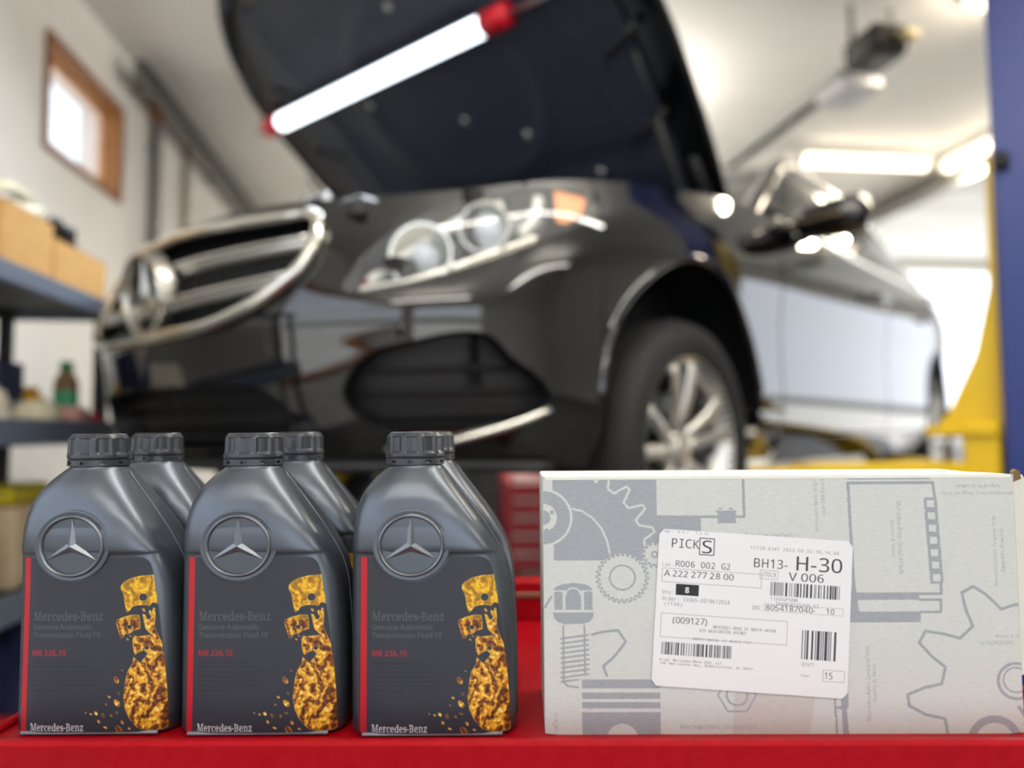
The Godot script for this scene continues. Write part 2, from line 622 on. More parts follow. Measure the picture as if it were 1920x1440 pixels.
func tube_light(label: String, at: Vector3, turn: float, length: float, c: Color, energy: float, drop := 0.0) -> void:
	var group := "ceiling tube lights"
	at.y -= drop
	var t := thing("tube_light", label, "ceiling light", at, turn, group)
	part("housing", boxes([[Vector3(length, 0.05, 0.11), Vector3(0, 0.035, 0)], [Vector3(length, 0.012, 0.12), Vector3(0, 0.008, 0)]], 0.004), M.white, t)
	var g := glow(c, 5.0)
	part("tube", tube([Vector3(-length / 2 + 0.03, -0.03, 0), Vector3(length / 2 - 0.03, -0.03, 0)], 0.028, 12), g, t)
	for s in [-1, 1]: part("tube_holder", boxm(Vector3(0.02, 0.08, 0.1), 0.004, false), M.white, t, Vector3(s * (length / 2 - 0.012), -0.02, 0))
	var l := AreaLight3D.new()
	l.name = "light"
	l.area_size = Vector2(length - 0.06, 0.06)
	l.light_color = c
	l.light_energy = energy
	l.shadow_enabled = true
	l.area_range = 20.0
	t.add_child(l)
	l.position = Vector3(0, -0.062, 0)
	l.rotation.x = -PI / 2
	# the bare tube also shines sideways and up past its narrow batten
	for s in [-1.0, 1.0]:
		var u: AreaLight3D = l.duplicate()
		u.name = "side_glow"
		u.light_energy = energy * (0.2 if drop > 0.0 else 0.07)
		t.add_child(u, true)
		u.position = Vector3(0, -0.03, s * 0.035)
		u.rotation = Vector3(-0.15, PI if s > 0 else 0.0, 0)
	if drop > 0.0:
		# hung on rods, with an open top that washes the ceiling
		for s in [-1, 1]: part("hanger_rod", tube([Vector3(s * length * 0.35, 0.05, 0), Vector3(s * length * 0.35, drop + 0.06, 0)], 0.005, 8), M.galv, t)
		part("top_diffuser", boxm(Vector3(length * 0.9, 0.006, 0.09), 0.001), glow(c, 2.0), t, Vector3(0, 0.062, 0))
		var w: AreaLight3D = l.duplicate()
		w.name = "up_light"
		w.area_size = Vector2(length * 0.9, 0.08)
		w.light_energy = energy * 1.7
		t.add_child(w, true)
		w.position = Vector3(0, 0.072, 0)
		w.rotation = Vector3(PI / 2, 0, 0)

func ceiling_things() -> void:
	var warm := rgb(255, 240, 214)
	tube_light("warm white ceiling tube crosswise to the raised door", rw(3.14, CEIL - 0.06, -4.86), ROOM_TURN, 0.98, warm, 3.0)
	tube_light("warm white ceiling tube running along the edge of the raised door beside the blue post", rw(3.8, CEIL - 0.06, -4.3), ROOM_TURN + PI / 2, 1.2, warm, 3.0)
	tube_light("bright ceiling tube at the top right corner of the picture", rw(2.56, CEIL - 0.06, -2.95), ROOM_TURN + 0.4, 0.5, warm, 2.0)
	# over and behind the viewer: the fittings mirrored in wing and bonnet edge
	tube_light("ceiling tube light above the tool cart, out of the picture", rw(0.9, CEIL - 0.06, -1.0), ROOM_TURN, 2.4, rgb(255, 250, 240), 1.7, 0.4)
	tube_light("ceiling tube light behind the viewer on the left, out of the picture", rw(-0.1, CEIL - 0.06, 1.2), ROOM_TURN, 2.4, rgb(255, 250, 240), 1.5, 0.4)
	tube_light("ceiling tube light behind the viewer on the right, out of the picture", rw(3.0, CEIL - 0.06, 1.2), ROOM_TURN, 2.4, rgb(255, 250, 240), 1.5, 0.4)

	# over the far bay, behind the open bonnet
	tube_light("ceiling tube light hidden behind the open bonnet, nearer the far wall", rw(0.75, CEIL - 0.06, -5.6), ROOM_TURN, 1.2, rgb(255, 250, 240), 2.9, 0.35)
	tube_light("ceiling tube light hidden behind the open bonnet, above the car", rw(0.75, CEIL - 0.06, -4.2), ROOM_TURN, 1.1, rgb(255, 250, 240), 2.9, 0.35)
	# door opener: rail from the far wall, motor unit hung from the ceiling
	var o := thing("garage_door_opener", "dark garage door opener with long grey rail hung under the ceiling", "door opener", rw(2.09, 2.88, -3.25), ROOM_TURN + 0.06)
	part("rail", boxes([[Vector3(0.07, 0.008, 4.0), Vector3(0, 0.03, -2.1)], [Vector3(0.008, 0.06, 4.0), Vector3(-0.032, 0, -2.1)], [Vector3(0.008, 0.06, 4.0), Vector3(0.032, 0, -2.1)]], 0.002), M.pipe, o)
	part("chain", tube([Vector3(0, -0.01, -0.1), Vector3(0, -0.01, -4.0)], 0.012, 8), M.black, o)
	part("motor_unit", boxm(Vector3(0.2, 0.15, 0.24), 0.03, false), mat(rgb(46, 44, 42), 0.5), o, Vector3(0.02, 0.04, 0.1))
	part("lamp_cover", boxm(Vector3(0.1, 0.06, 0.06), 0.02, false), mat(rgb(190, 176, 130), 0.4), o, Vector3(0.08, 0.04, 0.24))
	for s in [-1, 1]:
		part("hanger_strap", boxm(Vector3(0.03, 0.2, 0.004), 0.0), M.galv, o, Vector3(s * 0.105, 0.05, 0.1))
	part("control_box", boxm(Vector3(0.2, 0.06, 0.26), 0.015, false), mat(rgb(226, 226, 230), 0.5), o, Vector3(0.0, -0.09, -0.08))
# ---------------------------------------------------------------- foreground: cart, bottles, carton
func tray() -> void:
	var t := thing("tool_cart", "glossy red steel tool cart whose shallow top tray carries the bottles and the box", "tool cart", Vector3(0.03, 0, -0.8), deg_to_rad(-0.7))
	var y := TRAY_Y
	var x0 := -0.4550
	var x1 := 0.443
	var z0 := -0.187      # back
	var z1 := 0.228       # front
	var w := x1 - x0
	var cx := (x0 + x1) / 2
	part("tray_floor", boxm(Vector3(w, 0.006, z1 - z0), 0.002), M.red, t, Vector3(cx, y - 0.006, (z0 + z1) / 2))
	# front edge with its rolled top, left and right sides, higher back with a folded rim
	var fr := part("front_panel", boxm(Vector3(w + 0.012, 0.2, 0.006), 0.0025), M.red, t, Vector3(cx, y + 0.0168 - 0.2, z1 + 0.003))
	part("rolled_edge", tube([Vector3(-w / 2 - 0.004, 0.1957, -0.004), Vector3(w / 2 + 0.004, 0.1957, -0.004)], 0.0042, 10), M.red, fr)
	for s in [[x0, "left"], [x1, "right"]]:
		var sp := part("side_panel", boxm(Vector3(0.006, 0.2, z1 - z0), 0.0025), M.red, t, Vector3(s[0], y + 0.0068 - 0.2, (z0 + z1) / 2))
		part("rolled_edge", tube([Vector3(0, 0.1957, -(z1 - z0) / 2), Vector3(0, 0.1957, (z1 - z0) / 2)], 0.0042, 10), M.red, sp)
	var bp := part("back_panel", boxm(Vector3(w + 0.012, 0.2, 0.006), 0.0025), M.red, t, Vector3(cx, y + 0.045 - 0.2, z0 - 0.003))
	part("rim", boxes([[Vector3(w + 0.012, 0.012, 0.03), Vector3(0, 0.2, -0.012)], [Vector3(w + 0.012, 0.02, 0.006), Vector3(0, 0.194, -0.026)]], 0.003), M.red, bp)
	part("rim_strip", boxm(Vector3(w, 0.007, 0.004), 0.001), mat(rgb(128, 84, 66), 0.6), bp, Vector3(0, 0.184, 0.005))
	# below the tray: drawer case, posts, lower shelf and castors
	part("drawer_case", boxm(Vector3(w - 0.06, 0.16, z1 - z0 - 0.06), 0.004), M.red, t, Vector3(cx, y - 0.18, (z0 + z1) / 2))
	for sx in [x0 + 0.025, x1 - 0.025]:
		for sz in [z0 + 0.025, z1 - 0.025]:
			part("post", boxm(Vector3(0.04, y - 0.13, 0.04), 0.004), M.red, t, Vector3(sx, 0.12, sz))
			var c := part("caster", joined([[lathe([Vector2(0, -0.016), Vector2(0.052, -0.016), Vector2(0.06, -0.008), Vector2(0.06, 0.008), Vector2(0.052, 0.016), Vector2(0, 0.016)], 24), Transform3D(Basis(Vector3.RIGHT, PI / 2).rotated(Vector3.UP, PI / 2), Vector3(0, 0.06, 0))]]), M.rubber, t, Vector3(sx, 0, sz))
			part("fork", boxes([[Vector3(0.004, 0.07, 0.03), Vector3(-0.02, 0.085, 0)], [Vector3(0.004, 0.07, 0.03), Vector3(0.02, 0.085, 0)], [Vector3(0.046, 0.004, 0.046), Vector3(0, 0.12, 0)]], 0.001), M.steel, c)
	part("lower_shelf", boxes([[Vector3(w, 0.006, z1 - z0), Vector3(0, 0, 0)], [Vector3(w, 0.06, 0.004), Vector3(0, 0.03, (z1 - z0) / 2)], [Vector3(w, 0.06, 0.004), Vector3(0, 0.03, -(z1 - z0) / 2)]], 0.001), M.red, t, Vector3(cx, 0.22, (z0 + z1) / 2))

const B_LEFT := [[0.0, 0.004], [0.004, 0.0008], [0.15, 0.0], [0.169, 0.0006], [0.19, 0.003], [0.2044, 0.0078], [0.2165, 0.0166], [0.2235, 0.0238], [0.228, 0.0286]]
const B_RIGHT := [[0.0, 0.130], [0.004, 0.1335], [0.06, 0.1335], [0.118, 0.1305], [0.139, 0.1262], [0.165, 0.1135], [0.188, 0.0985], [0.21, 0.083], [0.2225, 0.0742], [0.228, 0.0702]]
const B_DEEP := [[0.0, 0.0365], [0.004, 0.0395], [0.148, 0.0395], [0.1525, 0.0396], [0.1545, 0.0414], [0.158, 0.0422], [0.17, 0.042], [0.185, 0.0405], [0.2, 0.0372], [0.212, 0.0325], [0.222, 0.0265], [0.228, 0.0225]]
const B_EXP := [[0.0, 5.0], [0.15, 5.0], [0.18, 4.4], [0.205, 3.4], [0.22, 2.6], [0.228, 2.2]]

func b_front(x: float, h: float) -> float:
	var a := luts(B_LEFT, h)
	var b := luts(B_RIGHT, h)
	var n := lut(B_EXP, h)
	var q := clampf(absf(x - (a + b) / 2) / ((b - a) / 2), 0, 0.999)
	return lut(B_DEEP, h) * pow(1.0 - pow(q, n), 1.0 / n)

func bottle_body() -> ArrayMesh:
	var hs := [0.0, 0.0015, 0.004, 0.02, 0.05, 0.08, 0.105, 0.125, 0.14, 0.148, 0.1515, 0.153, 0.154, 0.155, 0.157]
	var h := 0.161
	while h < 0.2275:
		hs.append(h)
		h += 0.0035
	hs.append_array([0.228, 0.2285, 0.2305])
	var rows := []
	for y in hs:
		var yy := minf(y, 0.228)
		var a := luts(B_LEFT, yy)
		var b := luts(B_RIGHT, yy)
		var n := lut(B_EXP, yy)
		var d := lut(B_DEEP, yy)
		var c := (a + b) / 2
		var r := (b - a) / 2
		var row := PackedVector3Array()
		for j in 96:
			var an := TAU * j / 96.0
			var cs := cos(an)
			var sn := sin(an)
			var k := pow(pow(absf(cs), n) + pow(absf(sn), n), -1.0 / n)
			row.append(Vector3(c + r * k * cs, y, d * k * sn))
		rows.append(row)
	var bot := PackedVector3Array()
	var top := PackedVector3Array()
	for j in 96:
		bot.append(Vector3(0.067, 0.001, 0))
		top.append(Vector3(0.0485, 0.2305, 0))
	rows.push_front(bot)
	rows.append(top)
	return gridm(rows, true, true)

# moulding seam that runs up the middle of each flank
func bottle_seam() -> ArrayMesh:
	var p := []
	var h := 0.006
	while h <= 0.2275:
		p.append(Vector3(luts(B_RIGHT, h) + 0.0002, h, 0))
		h += 0.006
	return tube(p, 0.0009, 6, false, 1.0, Vector3.BACK)

func bottle_cap() -> ArrayMesh:
	# ten shallow flats let into a round cap, with a bevelled crown
	var rows := []
	var seg := 120
	for e in [[0.0225, 0.0, 0.0], [0.0242, 0.0003, 0.0], [0.0248, 0.002, 0.0], [0.0248, 0.0040, 0.1], [0.0245, 0.0066, 1.0], [0.0243, 0.014, 1.0], [0.0241, 0.0184, 1.0], [0.0238, 0.0192, 0.5], [0.0210, 0.0228, 0.0], [0.0202, 0.0232, 0.0], [0.0185, 0.0232, 0.0], [0.0, 0.0232, 0.0]]:
		var row := PackedVector3Array()
		for j in seg:
			var a := TAU * j / seg
			var r: float = e[0]
			var ph := fposmod(a, TAU / 10.0) / (TAU / 10.0)
			var cut := 0.0
			if ph > 0.22 and ph < 0.78: cut = 0.0015
			elif ph > 0.14 and ph < 0.86: cut = 0.0007
			r -= cut * e[2]
			row.append(Vector3(r * cos(a), e[1], r * sin(a)))
		rows.append(row)
	var st := SurfaceTool.new()
	st.begin(Mesh.PRIMITIVE_TRIANGLES)
	st.set_smooth_group(-1)
	for i in rows.size() - 1:
		for j in seg:
			var k := (j + 1) % seg
			quad(st, rows[i][j], rows[i + 1][j], rows[i + 1][k], rows[i][k])
	st.generate_normals()
	return st.commit()

func cap_ring() -> ArrayMesh:
	# tamper band with ten windows
	var st := SurfaceTool.new()
	st.begin(Mesh.PRIMITIVE_TRIANGLES)
	st.set_smooth_group(-1)
	var seg := 100
	for j in seg:
		var a := TAU * j / seg
		var b := TAU * (j + 1) / seg
		var gap := j % 10 in [4, 5, 6]
		var lv := [0.0, 0.0014, 0.0040, 0.0055]
		for q in 3:
			var r := 0.0245 if not (gap and q == 1) else 0.0226
			var p := func(an: float, y: float) -> Vector3: return Vector3(cos(an) * r, y, sin(an) * r)
			quad(st, p.call(a, lv[q]), p.call(a, lv[q + 1]), p.call(b, lv[q + 1]), p.call(b, lv[q]))
			if gap and q == 1:
				for e in [lv[1], lv[2]]:
					quad(st, Vector3(cos(a) * 0.0226, e, sin(a) * 0.0226), Vector3(cos(a) * 0.0245, e, sin(a) * 0.0245), Vector3(cos(b) * 0.0245, e, sin(b) * 0.0245), Vector3(cos(b) * 0.0226, e, sin(b) * 0.0226))
				if j % 10 in [4, 6]:
					var an := a if j % 10 == 4 else b
					quad(st, Vector3(cos(an) * 0.0226, lv[1], sin(an) * 0.0226), Vector3(cos(an) * 0.0245, lv[1], sin(an) * 0.0245), Vector3(cos(an) * 0.0245, lv[2], sin(an) * 0.0245), Vector3(cos(an) * 0.0226, lv[2], sin(an) * 0.0226))
	for y in [0.0, 0.0055]:
		for j in seg:
			var a := TAU * j / seg
			var b := TAU * (j + 1) / seg
			quad(st, Vector3(0, y, 0), Vector3(cos(a) * 0.0245, y, sin(a) * 0.0245), Vector3(cos(b) * 0.0245, y, sin(b) * 0.0245), Vector3(0, y, 0))
	st.generate_normals()
	return st.commit()

# raised three-pointed star: each arm a ridge of two facets
func star_mesh(r: float, inner: float, high: float) -> ArrayMesh:
	var st := SurfaceTool.new()
	st.begin(Mesh.PRIMITIVE_TRIANGLES)
	st.set_smooth_group(-1)
	var c := Vector3(0, 0, high)
	for i in 3:
		var a := PI / 2 + TAU * i / 3
		var tip := Vector3(cos(a) * r, sin(a) * r, high * 0.25)
		for s in [-1.0, 1.0]:
			var b: float = a + s * PI / 3
			var v := Vector3(cos(b) * inner, sin(b) * inner, 0)
			var t := [c, tip, v] if s > 0 else [c, v, tip]
			for p in t: st.add_vertex(p)
			var lo := Vector3(tip.x, tip.y, 0)
			for p in [tip, lo, v]: st.add_vertex(p)
	st.generate_normals()
	return st.commit()

# label: follows the bottle's front; columns of the print area between base and upper edge
func label_top(x: float) -> float:
	var top := 0.1502
	var dx := x - 0.0505
	if absf(dx) < 0.031:
		top = minf(top, 0.1605 - sqrt(0.0315 * 0.0315 - dx * dx))
	# right edge leans in towards the top
	if x > 0.1045:
		var q := [[0.1045, 0.1502], [0.1075, 0.1496], [0.1105, 0.1478], [0.113, 0.1445], [0.115, 0.138], [0.1205, 0.1035], [0.125, 0.066], [0.1277, 0.03], [0.1287, 0.0035]]
		top = minf(top, lut(q, x))
	return top

func label_mesh(x0: float, x1: float, y0: float, y1: float, off: float) -> ArrayMesh:
	var vs := PackedVector3Array()
	var ns := PackedVector3Array()
	var uv := PackedVector2Array()
	var ix := PackedInt32Array()
	var nx := 90
	var ny := 24
	for i in nx + 1:
		var x := lerpf(x0, x1, float(i) / nx)
		var t := minf(label_top(x), y1)
		for j in ny + 1:
			var h := lerpf(y0, t, float(j) / ny)
			var z := b_front(x, h) + off
			vs.append(Vector3(x, h, z))
			var gx := (b_front(x + 0.0005, h) - b_front(x - 0.0005, h)) / 0.001
			ns.append(Vector3(-gx, 0, 1).normalized())
			uv.append(Vector2((x - 0.0082) / 0.1225, (0.152 - h) / 0.152))
	for i in nx:
		for j in ny:
			var q := i * (ny + 1) + j
			ix.append_array([q, q + 1, q + ny + 2, q, q + ny + 2, q + ny + 1])
	return arr(vs, ns, ix, uv)

# gold print: pistons dissolving into a swirl of oil
func label_print() -> StandardMaterial3D:
	var base := rgb(42, 45, 54)
	var s := 2.5
	# the canvas is laid out in the 280 x 343 units of the label's front
	var c := Canvas.new(700, 858, base, Vector2(676, 1040), s)
	c.rect(Vector2(680, 1044), Vector2(692, 1378), rgb(176, 12, 30))
	var dim := rgb(86, 86, 88)
	c.text("Mercedes-Benz", Vector2(702, 1147), 130, 17, dim, "Droid Serif")
	c.text("Genuine Automatic", Vector2(702, 1171), 110, 10.5, dim)
	c.text("Transmission Fluid FE", Vector2(702, 1186), 126, 10.5, dim)
	c.text("MB 236.15", Vector2(702, 1220), 63, 11, rgb(150, 26, 36), "Droid Sans", true)
	var dark := rgb(24, 26, 32)
	var y := 1240.0
	for e in [["Original Automatikgetriebeöl FE |", 92], ["Huile de boîte automatique d'origine FE |", 108], ["Lubrificante originale per trasmissioni automatiche FE |", 138], ["Líquido de transmisión automática original FE |", 126], ["Óleo original para transmissões automáticas FE |", 128], ["Оригинальное масло для автоматических", 118], ["коробок передач FE", 56]]:
		c.text(e[0], Vector2(702, y), e[1], 7.0, dark)
		y += 8.7
	c.text("A001 989 85 03", Vector2(702, 1335), 30, 4.5, dark)
	c.text("Mercedes-Benz", Vector2(702, 1358), 99, 15, rgb(222, 222, 226), "Droid Serif")
	var f := func(x: float, yy: float) -> Vector2: return Vector2(953 - (308 - (190 + x / 4.36)) * 1.03, 1374 - (1365 - (1060 + yy / 4.36)) * 1.04)
	var shapes := [
		[140, 170, 165, 140, 220, 110, 290, 95, 385, 92, 405, 150, 425, 230, 443, 330, 415, 325, 385, 310, 360, 340, 330, 330, 270, 330, 230, 345, 210, 375, 190, 385, 175, 330, 160, 240, 140, 200],
		[108, 450, 160, 425, 230, 405, 285, 408, 295, 450, 295, 520, 250, 530, 220, 555, 180, 560, 165, 590, 145, 590, 128, 530, 112, 480],
		[240, 590, 250, 565, 270, 580, 370, 572, 395, 600, 410, 640, 390, 700, 355, 720, 330, 690, 300, 700, 262, 725, 245, 680],
		[310, 400, 330, 410, 350, 450, 372, 440, 385, 355, 400, 360, 405, 430, 400, 500, 430, 580, 455, 640, 462, 720, 500, 780, 515, 860, 515, 1310, 480, 1330, 350, 1328, 290, 1300, 230, 1230, 195, 1150, 180, 1060, 190, 950, 205, 860, 245, 790, 250, 740, 300, 790, 350, 730, 395, 690, 390, 580, 335, 520, 325, 470]]
	for d in [[122, 922, 22, 28], [132, 1105, 25, 28], [143, 1028, 11, 13], [68, 1055, 13, 10], [25, 1200, 13, 17], [130, 1180, 15, 9], [90, 1205, 9, 11], [175, 1257, 13, 15], [150, 1315, 28, 34], [45, 1297, 16, 9], [232, 1307, 13, 8], [165, 848, 7, 7], [48, 1115, 8, 8], [-30, 1185, 14, 16], [-70, 1190, 10, 8], [-5, 1250, 12, 14], [318, 370, 12, 14], [368, 395, 11, 22], [200, 600, 9, 9], [222, 575, 8, 8], [-110, 1180, 7, 6]]:
		var p := []
		for i in 12: p.append_array([d[0] + d[2] * cos(TAU * i / 12.0), d[1] + d[3] * sin(TAU * i / 12.0 + 0.5)])
		shapes.append(p)
	var n := FastNoiseLite.new()
	n.seed = 12
	n.frequency = 0.0065
	n.fractal_type = FastNoiseLite.FRACTAL_FBM
	n.fractal_octaves = 2
	var n2 := FastNoiseLite.new()
	n2.seed = 31
	n2.frequency = 0.022
	n2.fractal_octaves = 3
	n.domain_warp_enabled = true
	n.domain_warp_amplitude = 70.0
	n.domain_warp_frequency = 0.009
	var mask := Canvas.new(700, 858, Color.BLACK, Vector2(676, 1040), s)
	for sh in shapes:
		var p := []
		for i in range(0, sh.size(), 2): p.append(f.call(sh[i], sh[i + 1]))
		mask.poly(p, Color.WHITE)
	for h in [[312, 268, 30], [215, 503, 18], [348, 672, 17]]:
		var p := []
		for i in 20: p.append(f.call(h[0] + h[2] * cos(TAU * i / 20.0), h[1] + h[2] * sin(TAU * i / 20.0)))
		mask.poly(p, Color.BLACK)
	var pal := Gradient.new()
	pal.offsets = PackedFloat32Array([0.0, 0.25, 0.5, 0.72, 0.9, 1.0])
	pal.colors = PackedColorArray([rgb(58, 26, 8), rgb(112, 58, 12), rgb(170, 104, 16), rgb(208, 146, 22), rgb(230, 188, 70), rgb(244, 222, 150)])
	for yy in 858:
		for xx in 700:
			if mask.img.get_pixel(xx, yy).r < 0.5: continue
			var sw_ := n.get_noise_2d(xx * 0.8, yy * 0.6)
			var v := 0.5 + 0.33 * sin(sw_ * 13.0 + 2.0 * n2.get_noise_2d(xx, yy)) + 0.3 * n2.get_noise_2d(xx * 1.7, yy * 1.7)
			var up := yy / 858.0
			# pistons printed in clear yellow, the swirl below in amber
			var col := pal.sample(clampf(v * 1.15 - 0.12, 0, 1))
			if up < 0.36: col = col.lerp(rgb(238, 196, 10), 0.42)
			var rim := mask.img.get_pixel(mini(xx + 3, 699), yy).r < 0.5 or mask.img.get_pixel(maxi(xx - 3, 0), yy).r < 0.5 or mask.img.get_pixel(xx, maxi(yy - 3, 0)).r < 0.5 or mask.img.get_pixel(xx, mini(yy + 3, 857)).r < 0.5
			if rim: col = col.lerp(rgb(226, 190, 120), 0.45)
			c.img.set_pixel(xx, yy, col)
	return c.material(0.48)

func bottles() -> void:
	var body := mat(rgb(92, 98, 106), 0.32, 0.75)
	var ringm := mat(rgb(124, 130, 136), 0.3, 0.8)
	var capm := mat(rgb(58, 61, 66), 0.3, 0.3)
	var print_ := label_print()
	var p := Node3D.new()
	p.name = "oil_bottle"
	part("body", bottle_body(), body, p)
	part("seam", bottle_seam(), body, p)
	var cap := part("cap", bottle_cap(), capm, p, Vector3(0.0485, 0.2335, 0))
	part("tamper_ring", cap_ring(), capm, cap, Vector3(0, -0.0058, 0))
	var ez := 0.0418
	var em := part("emblem", lathe([Vector2(0.0312, -0.006), Vector2(0.0305, 0.0002), Vector2(0.0292, 0.0007), Vector2(0.0278, 0.0002), Vector2(0.0268, 0.0002), Vector2(0.0262, 0.0016), Vector2(0.0250, 0.0024), Vector2(0.0238, 0.0016), Vector2(0.0233, 0.0002), Vector2(0.0, 0.0002)], 72, 50), body, p, Vector3(0.0505, 0.1605, ez - 0.0006), Vector3(PI / 2, 0, 0))
	part("emblem_ring", lathe([Vector2(0.0264, 0.0013), Vector2(0.0258, 0.0021), Vector2(0.0250, 0.0026), Vector2(0.0242, 0.0021), Vector2(0.0236, 0.0013)], 72, 60), ringm, em)
	part("star", star_mesh(0.0236, 0.0052, 0.0034), ringm, em, Vector3(0, 0.0002, 0), Vector3(-PI / 2, 0, 0))
	tag(part("printed_label", label_mesh(0.0088, 0.1285, 0.0035, 0.1502, 0.00035), print_, p), "dark grey label with gold pistons, red strip and lettering")
	part("base_rim", tube([Vector3(0.012, 0.0026, 0.0375), Vector3(0.122, 0.0026, 0.0375)], 0.0016, 8), mat(rgb(150, 156, 166), 0.35, 0.5), p)
	var spots := [
		[-0.4142, -0.663, 1.01, "grey metallic oil bottle in the front row, leftmost, with gold piston label"],
		[-0.2775, -0.660, 1.035, "grey metallic oil bottle in the middle of the front row with gold piston label"],
		[-0.1350, -0.656, 1.03, "grey metallic oil bottle in the front row next to the carton with gold piston label"],
		[-0.4150, -0.772, 1.02, "grey oil bottle in the back row behind the leftmost front bottle"],
		[-0.2690, -0.770, 1.02, "grey oil bottle in the back row behind the middle front bottle"],
		[-0.1340, -0.768, 1.02, "grey oil bottle in the back row behind the front bottle beside the carton"]]
	for i in spots.size():
		var e = spots[i]
		var b: Node3D = p if i == 0 else p.duplicate()
		b.name = numbered("oil_bottle")
		add_child(b)
		b.position = Vector3(e[0], TRAY_Y, e[1])
		b.scale = Vector3(e[2], 0.957, 1.0)
		tag(b, e[3], "bottle", "oil bottles on the red cart")

# ---------------------------------------------------------------- the parts carton
func carton_print() -> StandardMaterial3D:
	var base := rgb(194, 196, 192)
	var ink := rgb(148, 152, 157)
	var c := Canvas.new(1980, 1110, base, Vector2(1016, 884), 2.2)
	var a := func(x: float, y: float) -> Vector2: return Vector2(1010 + x / 2.572, 860 + y / 2.572)
	var b := func(x: float, y: float) -> Vector2: return Vector2(1460 + x / 2.572, 860 + y / 2.572)
	var k := 1.0 / 2.572
	var A := func(l: Array) -> Array:
		var r := []
		for i in range(0, l.size(), 2): r.append(a.call(l[i], l[i + 1]))
		return r
	var B := func(l: Array) -> Array:
		var r := []
		for i in range(0, l.size(), 2): r.append(b.call(l[i], l[i + 1]))
		return r
	# big block with gear cut out in pale line
	c.poly(A.call([60, 40, 575, 40, 575, 255, 790, 262, 790, 420, 585, 420, 520, 485, 65, 485]), ink)
	c.poly(A.call([575, 100, 575, 40, 700, 40]), base)
	c.disc(a.call(10, 265), 145 * k, ink)
	c.line(A.call([345, 40, 335, 120, 365, 142, 425, 108, 443, 122, 412, 190, 435, 218, 505, 202, 518, 222, 470, 280, 485, 305, 552, 318, 562, 340, 510, 380, 512, 410]), 11 * k, base)
	c.ring(a.call(10, 265), 143 * k, 12 * k, base)
	c.ring(a.call(10, 265), 56 * k, 32 * k, base)
	for h in [[58, 238], [30, 332]]: c.disc(a.call(h[0], h[1]), 11 * k, ink)
	c.line(A.call([158, 220, 205, 232, 255, 265, 300, 320, 328, 385, 340, 450]), 10 * k, base)
	c.line(A.call([255, 40, 275, 85, 290, 70, 300, 40]), 10 * k, base)
	# pipe with connector
	c.line(A.call([575, 263, 1005, 265, 1005, 40]), 14 * k, ink)
	c.rect(a.call(872, 234), a.call(962, 298), ink)
	c.rect(a.call(866, 232), a.call(966, 242), ink)
	for x in [888, 938]: c.rect(a.call(x - 9, 218), a.call(x + 9, 227), ink)
	# toothed wheels
	for g in [[400, 572, 128, 112, 30, 62, 9], [560, 455, 66, 50, 14, 14, 9]]:
		var ctr: Vector2 = a.call(g[0], g[1])
		var pts := []
		for i in g[4] * 4:
			var rr: float = g[2] if i % 4 < 2 else g[3]
			pts.append(ctr + Vector2.from_angle(TAU * (i + 0.3 * (i % 2)) / (g[4] * 4.0)) * rr * k)
		c.poly(pts, base)
		c.line(pts, 7 * k, ink, true)
		c.ring(ctr, g[5] * k, g[6] * k, ink)
	# bolt
	c.poly(A.call([58, 636, 75, 618, 105, 605, 160, 598, 215, 605, 242, 618, 256, 636]), ink)
	for e in [[65, 105, 650], [120, 197, 640], [211, 252, 650]]:
		c.rect(a.call(e[0], e[2]), a.call(e[1], 735), ink)
		c.disc(a.call((e[0] + e[1]) / 2.0, e[2]), (e[1] - e[0]) / 2.0 * k, ink, 0.45)
	c.ring(a.call(158, 660), 36 * k, 7 * k, base, PI, TAU)
	c.poly(A.call([58, 748, 260, 748, 254, 775, 235, 797, 205, 806, 110, 806, 82, 797, 63, 775]), ink)
	c.line(A.call([108, 815, 108, 1100]), 10 * k, ink)
	c.line(A.call([212, 815, 212, 1062]), 10 * k, ink)
	for i in 9: c.line(A.call([96, 880 + i * 24.5, 229, 862 + i * 24.5]), 10 * k, ink)
	c.line(A.call([96, 1096, 178, 1086]), 10 * k, ink)
	c.line(A.call([110, 1100, 125, 1118, 178, 1124]), 10 * k, ink)
	c.line(A.call([248, 860, 300, 846, 375, 838, 412, 895, 360, 965, 300, 1020, 318, 1066]), 13 * k, ink)
	c.line(A.call([20, 720, 50, 670]), 12 * k, ink)
	# piston with rings
	for e in [[1085, 1130], [1150, 1183], [1198, 1230], [1248, 1420]]: c.rect(a.call(196, e[0]), a.call(577, e[1]), ink)
	c.disc(a.call(390, 1382), 76 * k, base)
	# nut, with the tan panel beside it
	c.poly([Vector2(1378, 1270), Vector2(1530, 1290), Vector2(1514, 1388), Vector2(1368, 1388)], rgb(186, 181, 175))
	var hx := []
	for i in 6: hx.append(a.call(948, 1165) + Vector2.from_angle(TAU * i / 6) * 93 * k)
	c.line(hx, 8 * k, ink, true)
	c.ring(a.call(948, 1165), 50 * k, 10 * k, ink)
	# right half: frame with chain
	c.line(B.call([372, 650, 362, 95, 780, 95, 785, 170]), 15 * k, ink)
	c.rect(b.call(360, 70), b.call(770, 78), ink)
	for i in 7:
		var o: Vector2 = b.call(764 + i * 2.2, 203 + i * 62.5)
		var w := 25 * k
		c.line([o + Vector2(-w, -w), o + Vector2(w, -w), o + Vector2(w, w), o + Vector2(-w, w)], 15 * k, ink, true)
	c.line(B.call([797, 610, 797, 660, 690, 660]), 14 * k, ink)
	c.rect(b.call(380, 652), b.call(690, 690), ink)
	c.poly(B.call([345, 615, 380, 615, 394, 748, 692, 748, 692, 803, 330, 803]), ink)
	c.line(B.call([690, 690, 795, 690, 792, 752, 690, 752]), 13 * k, ink)
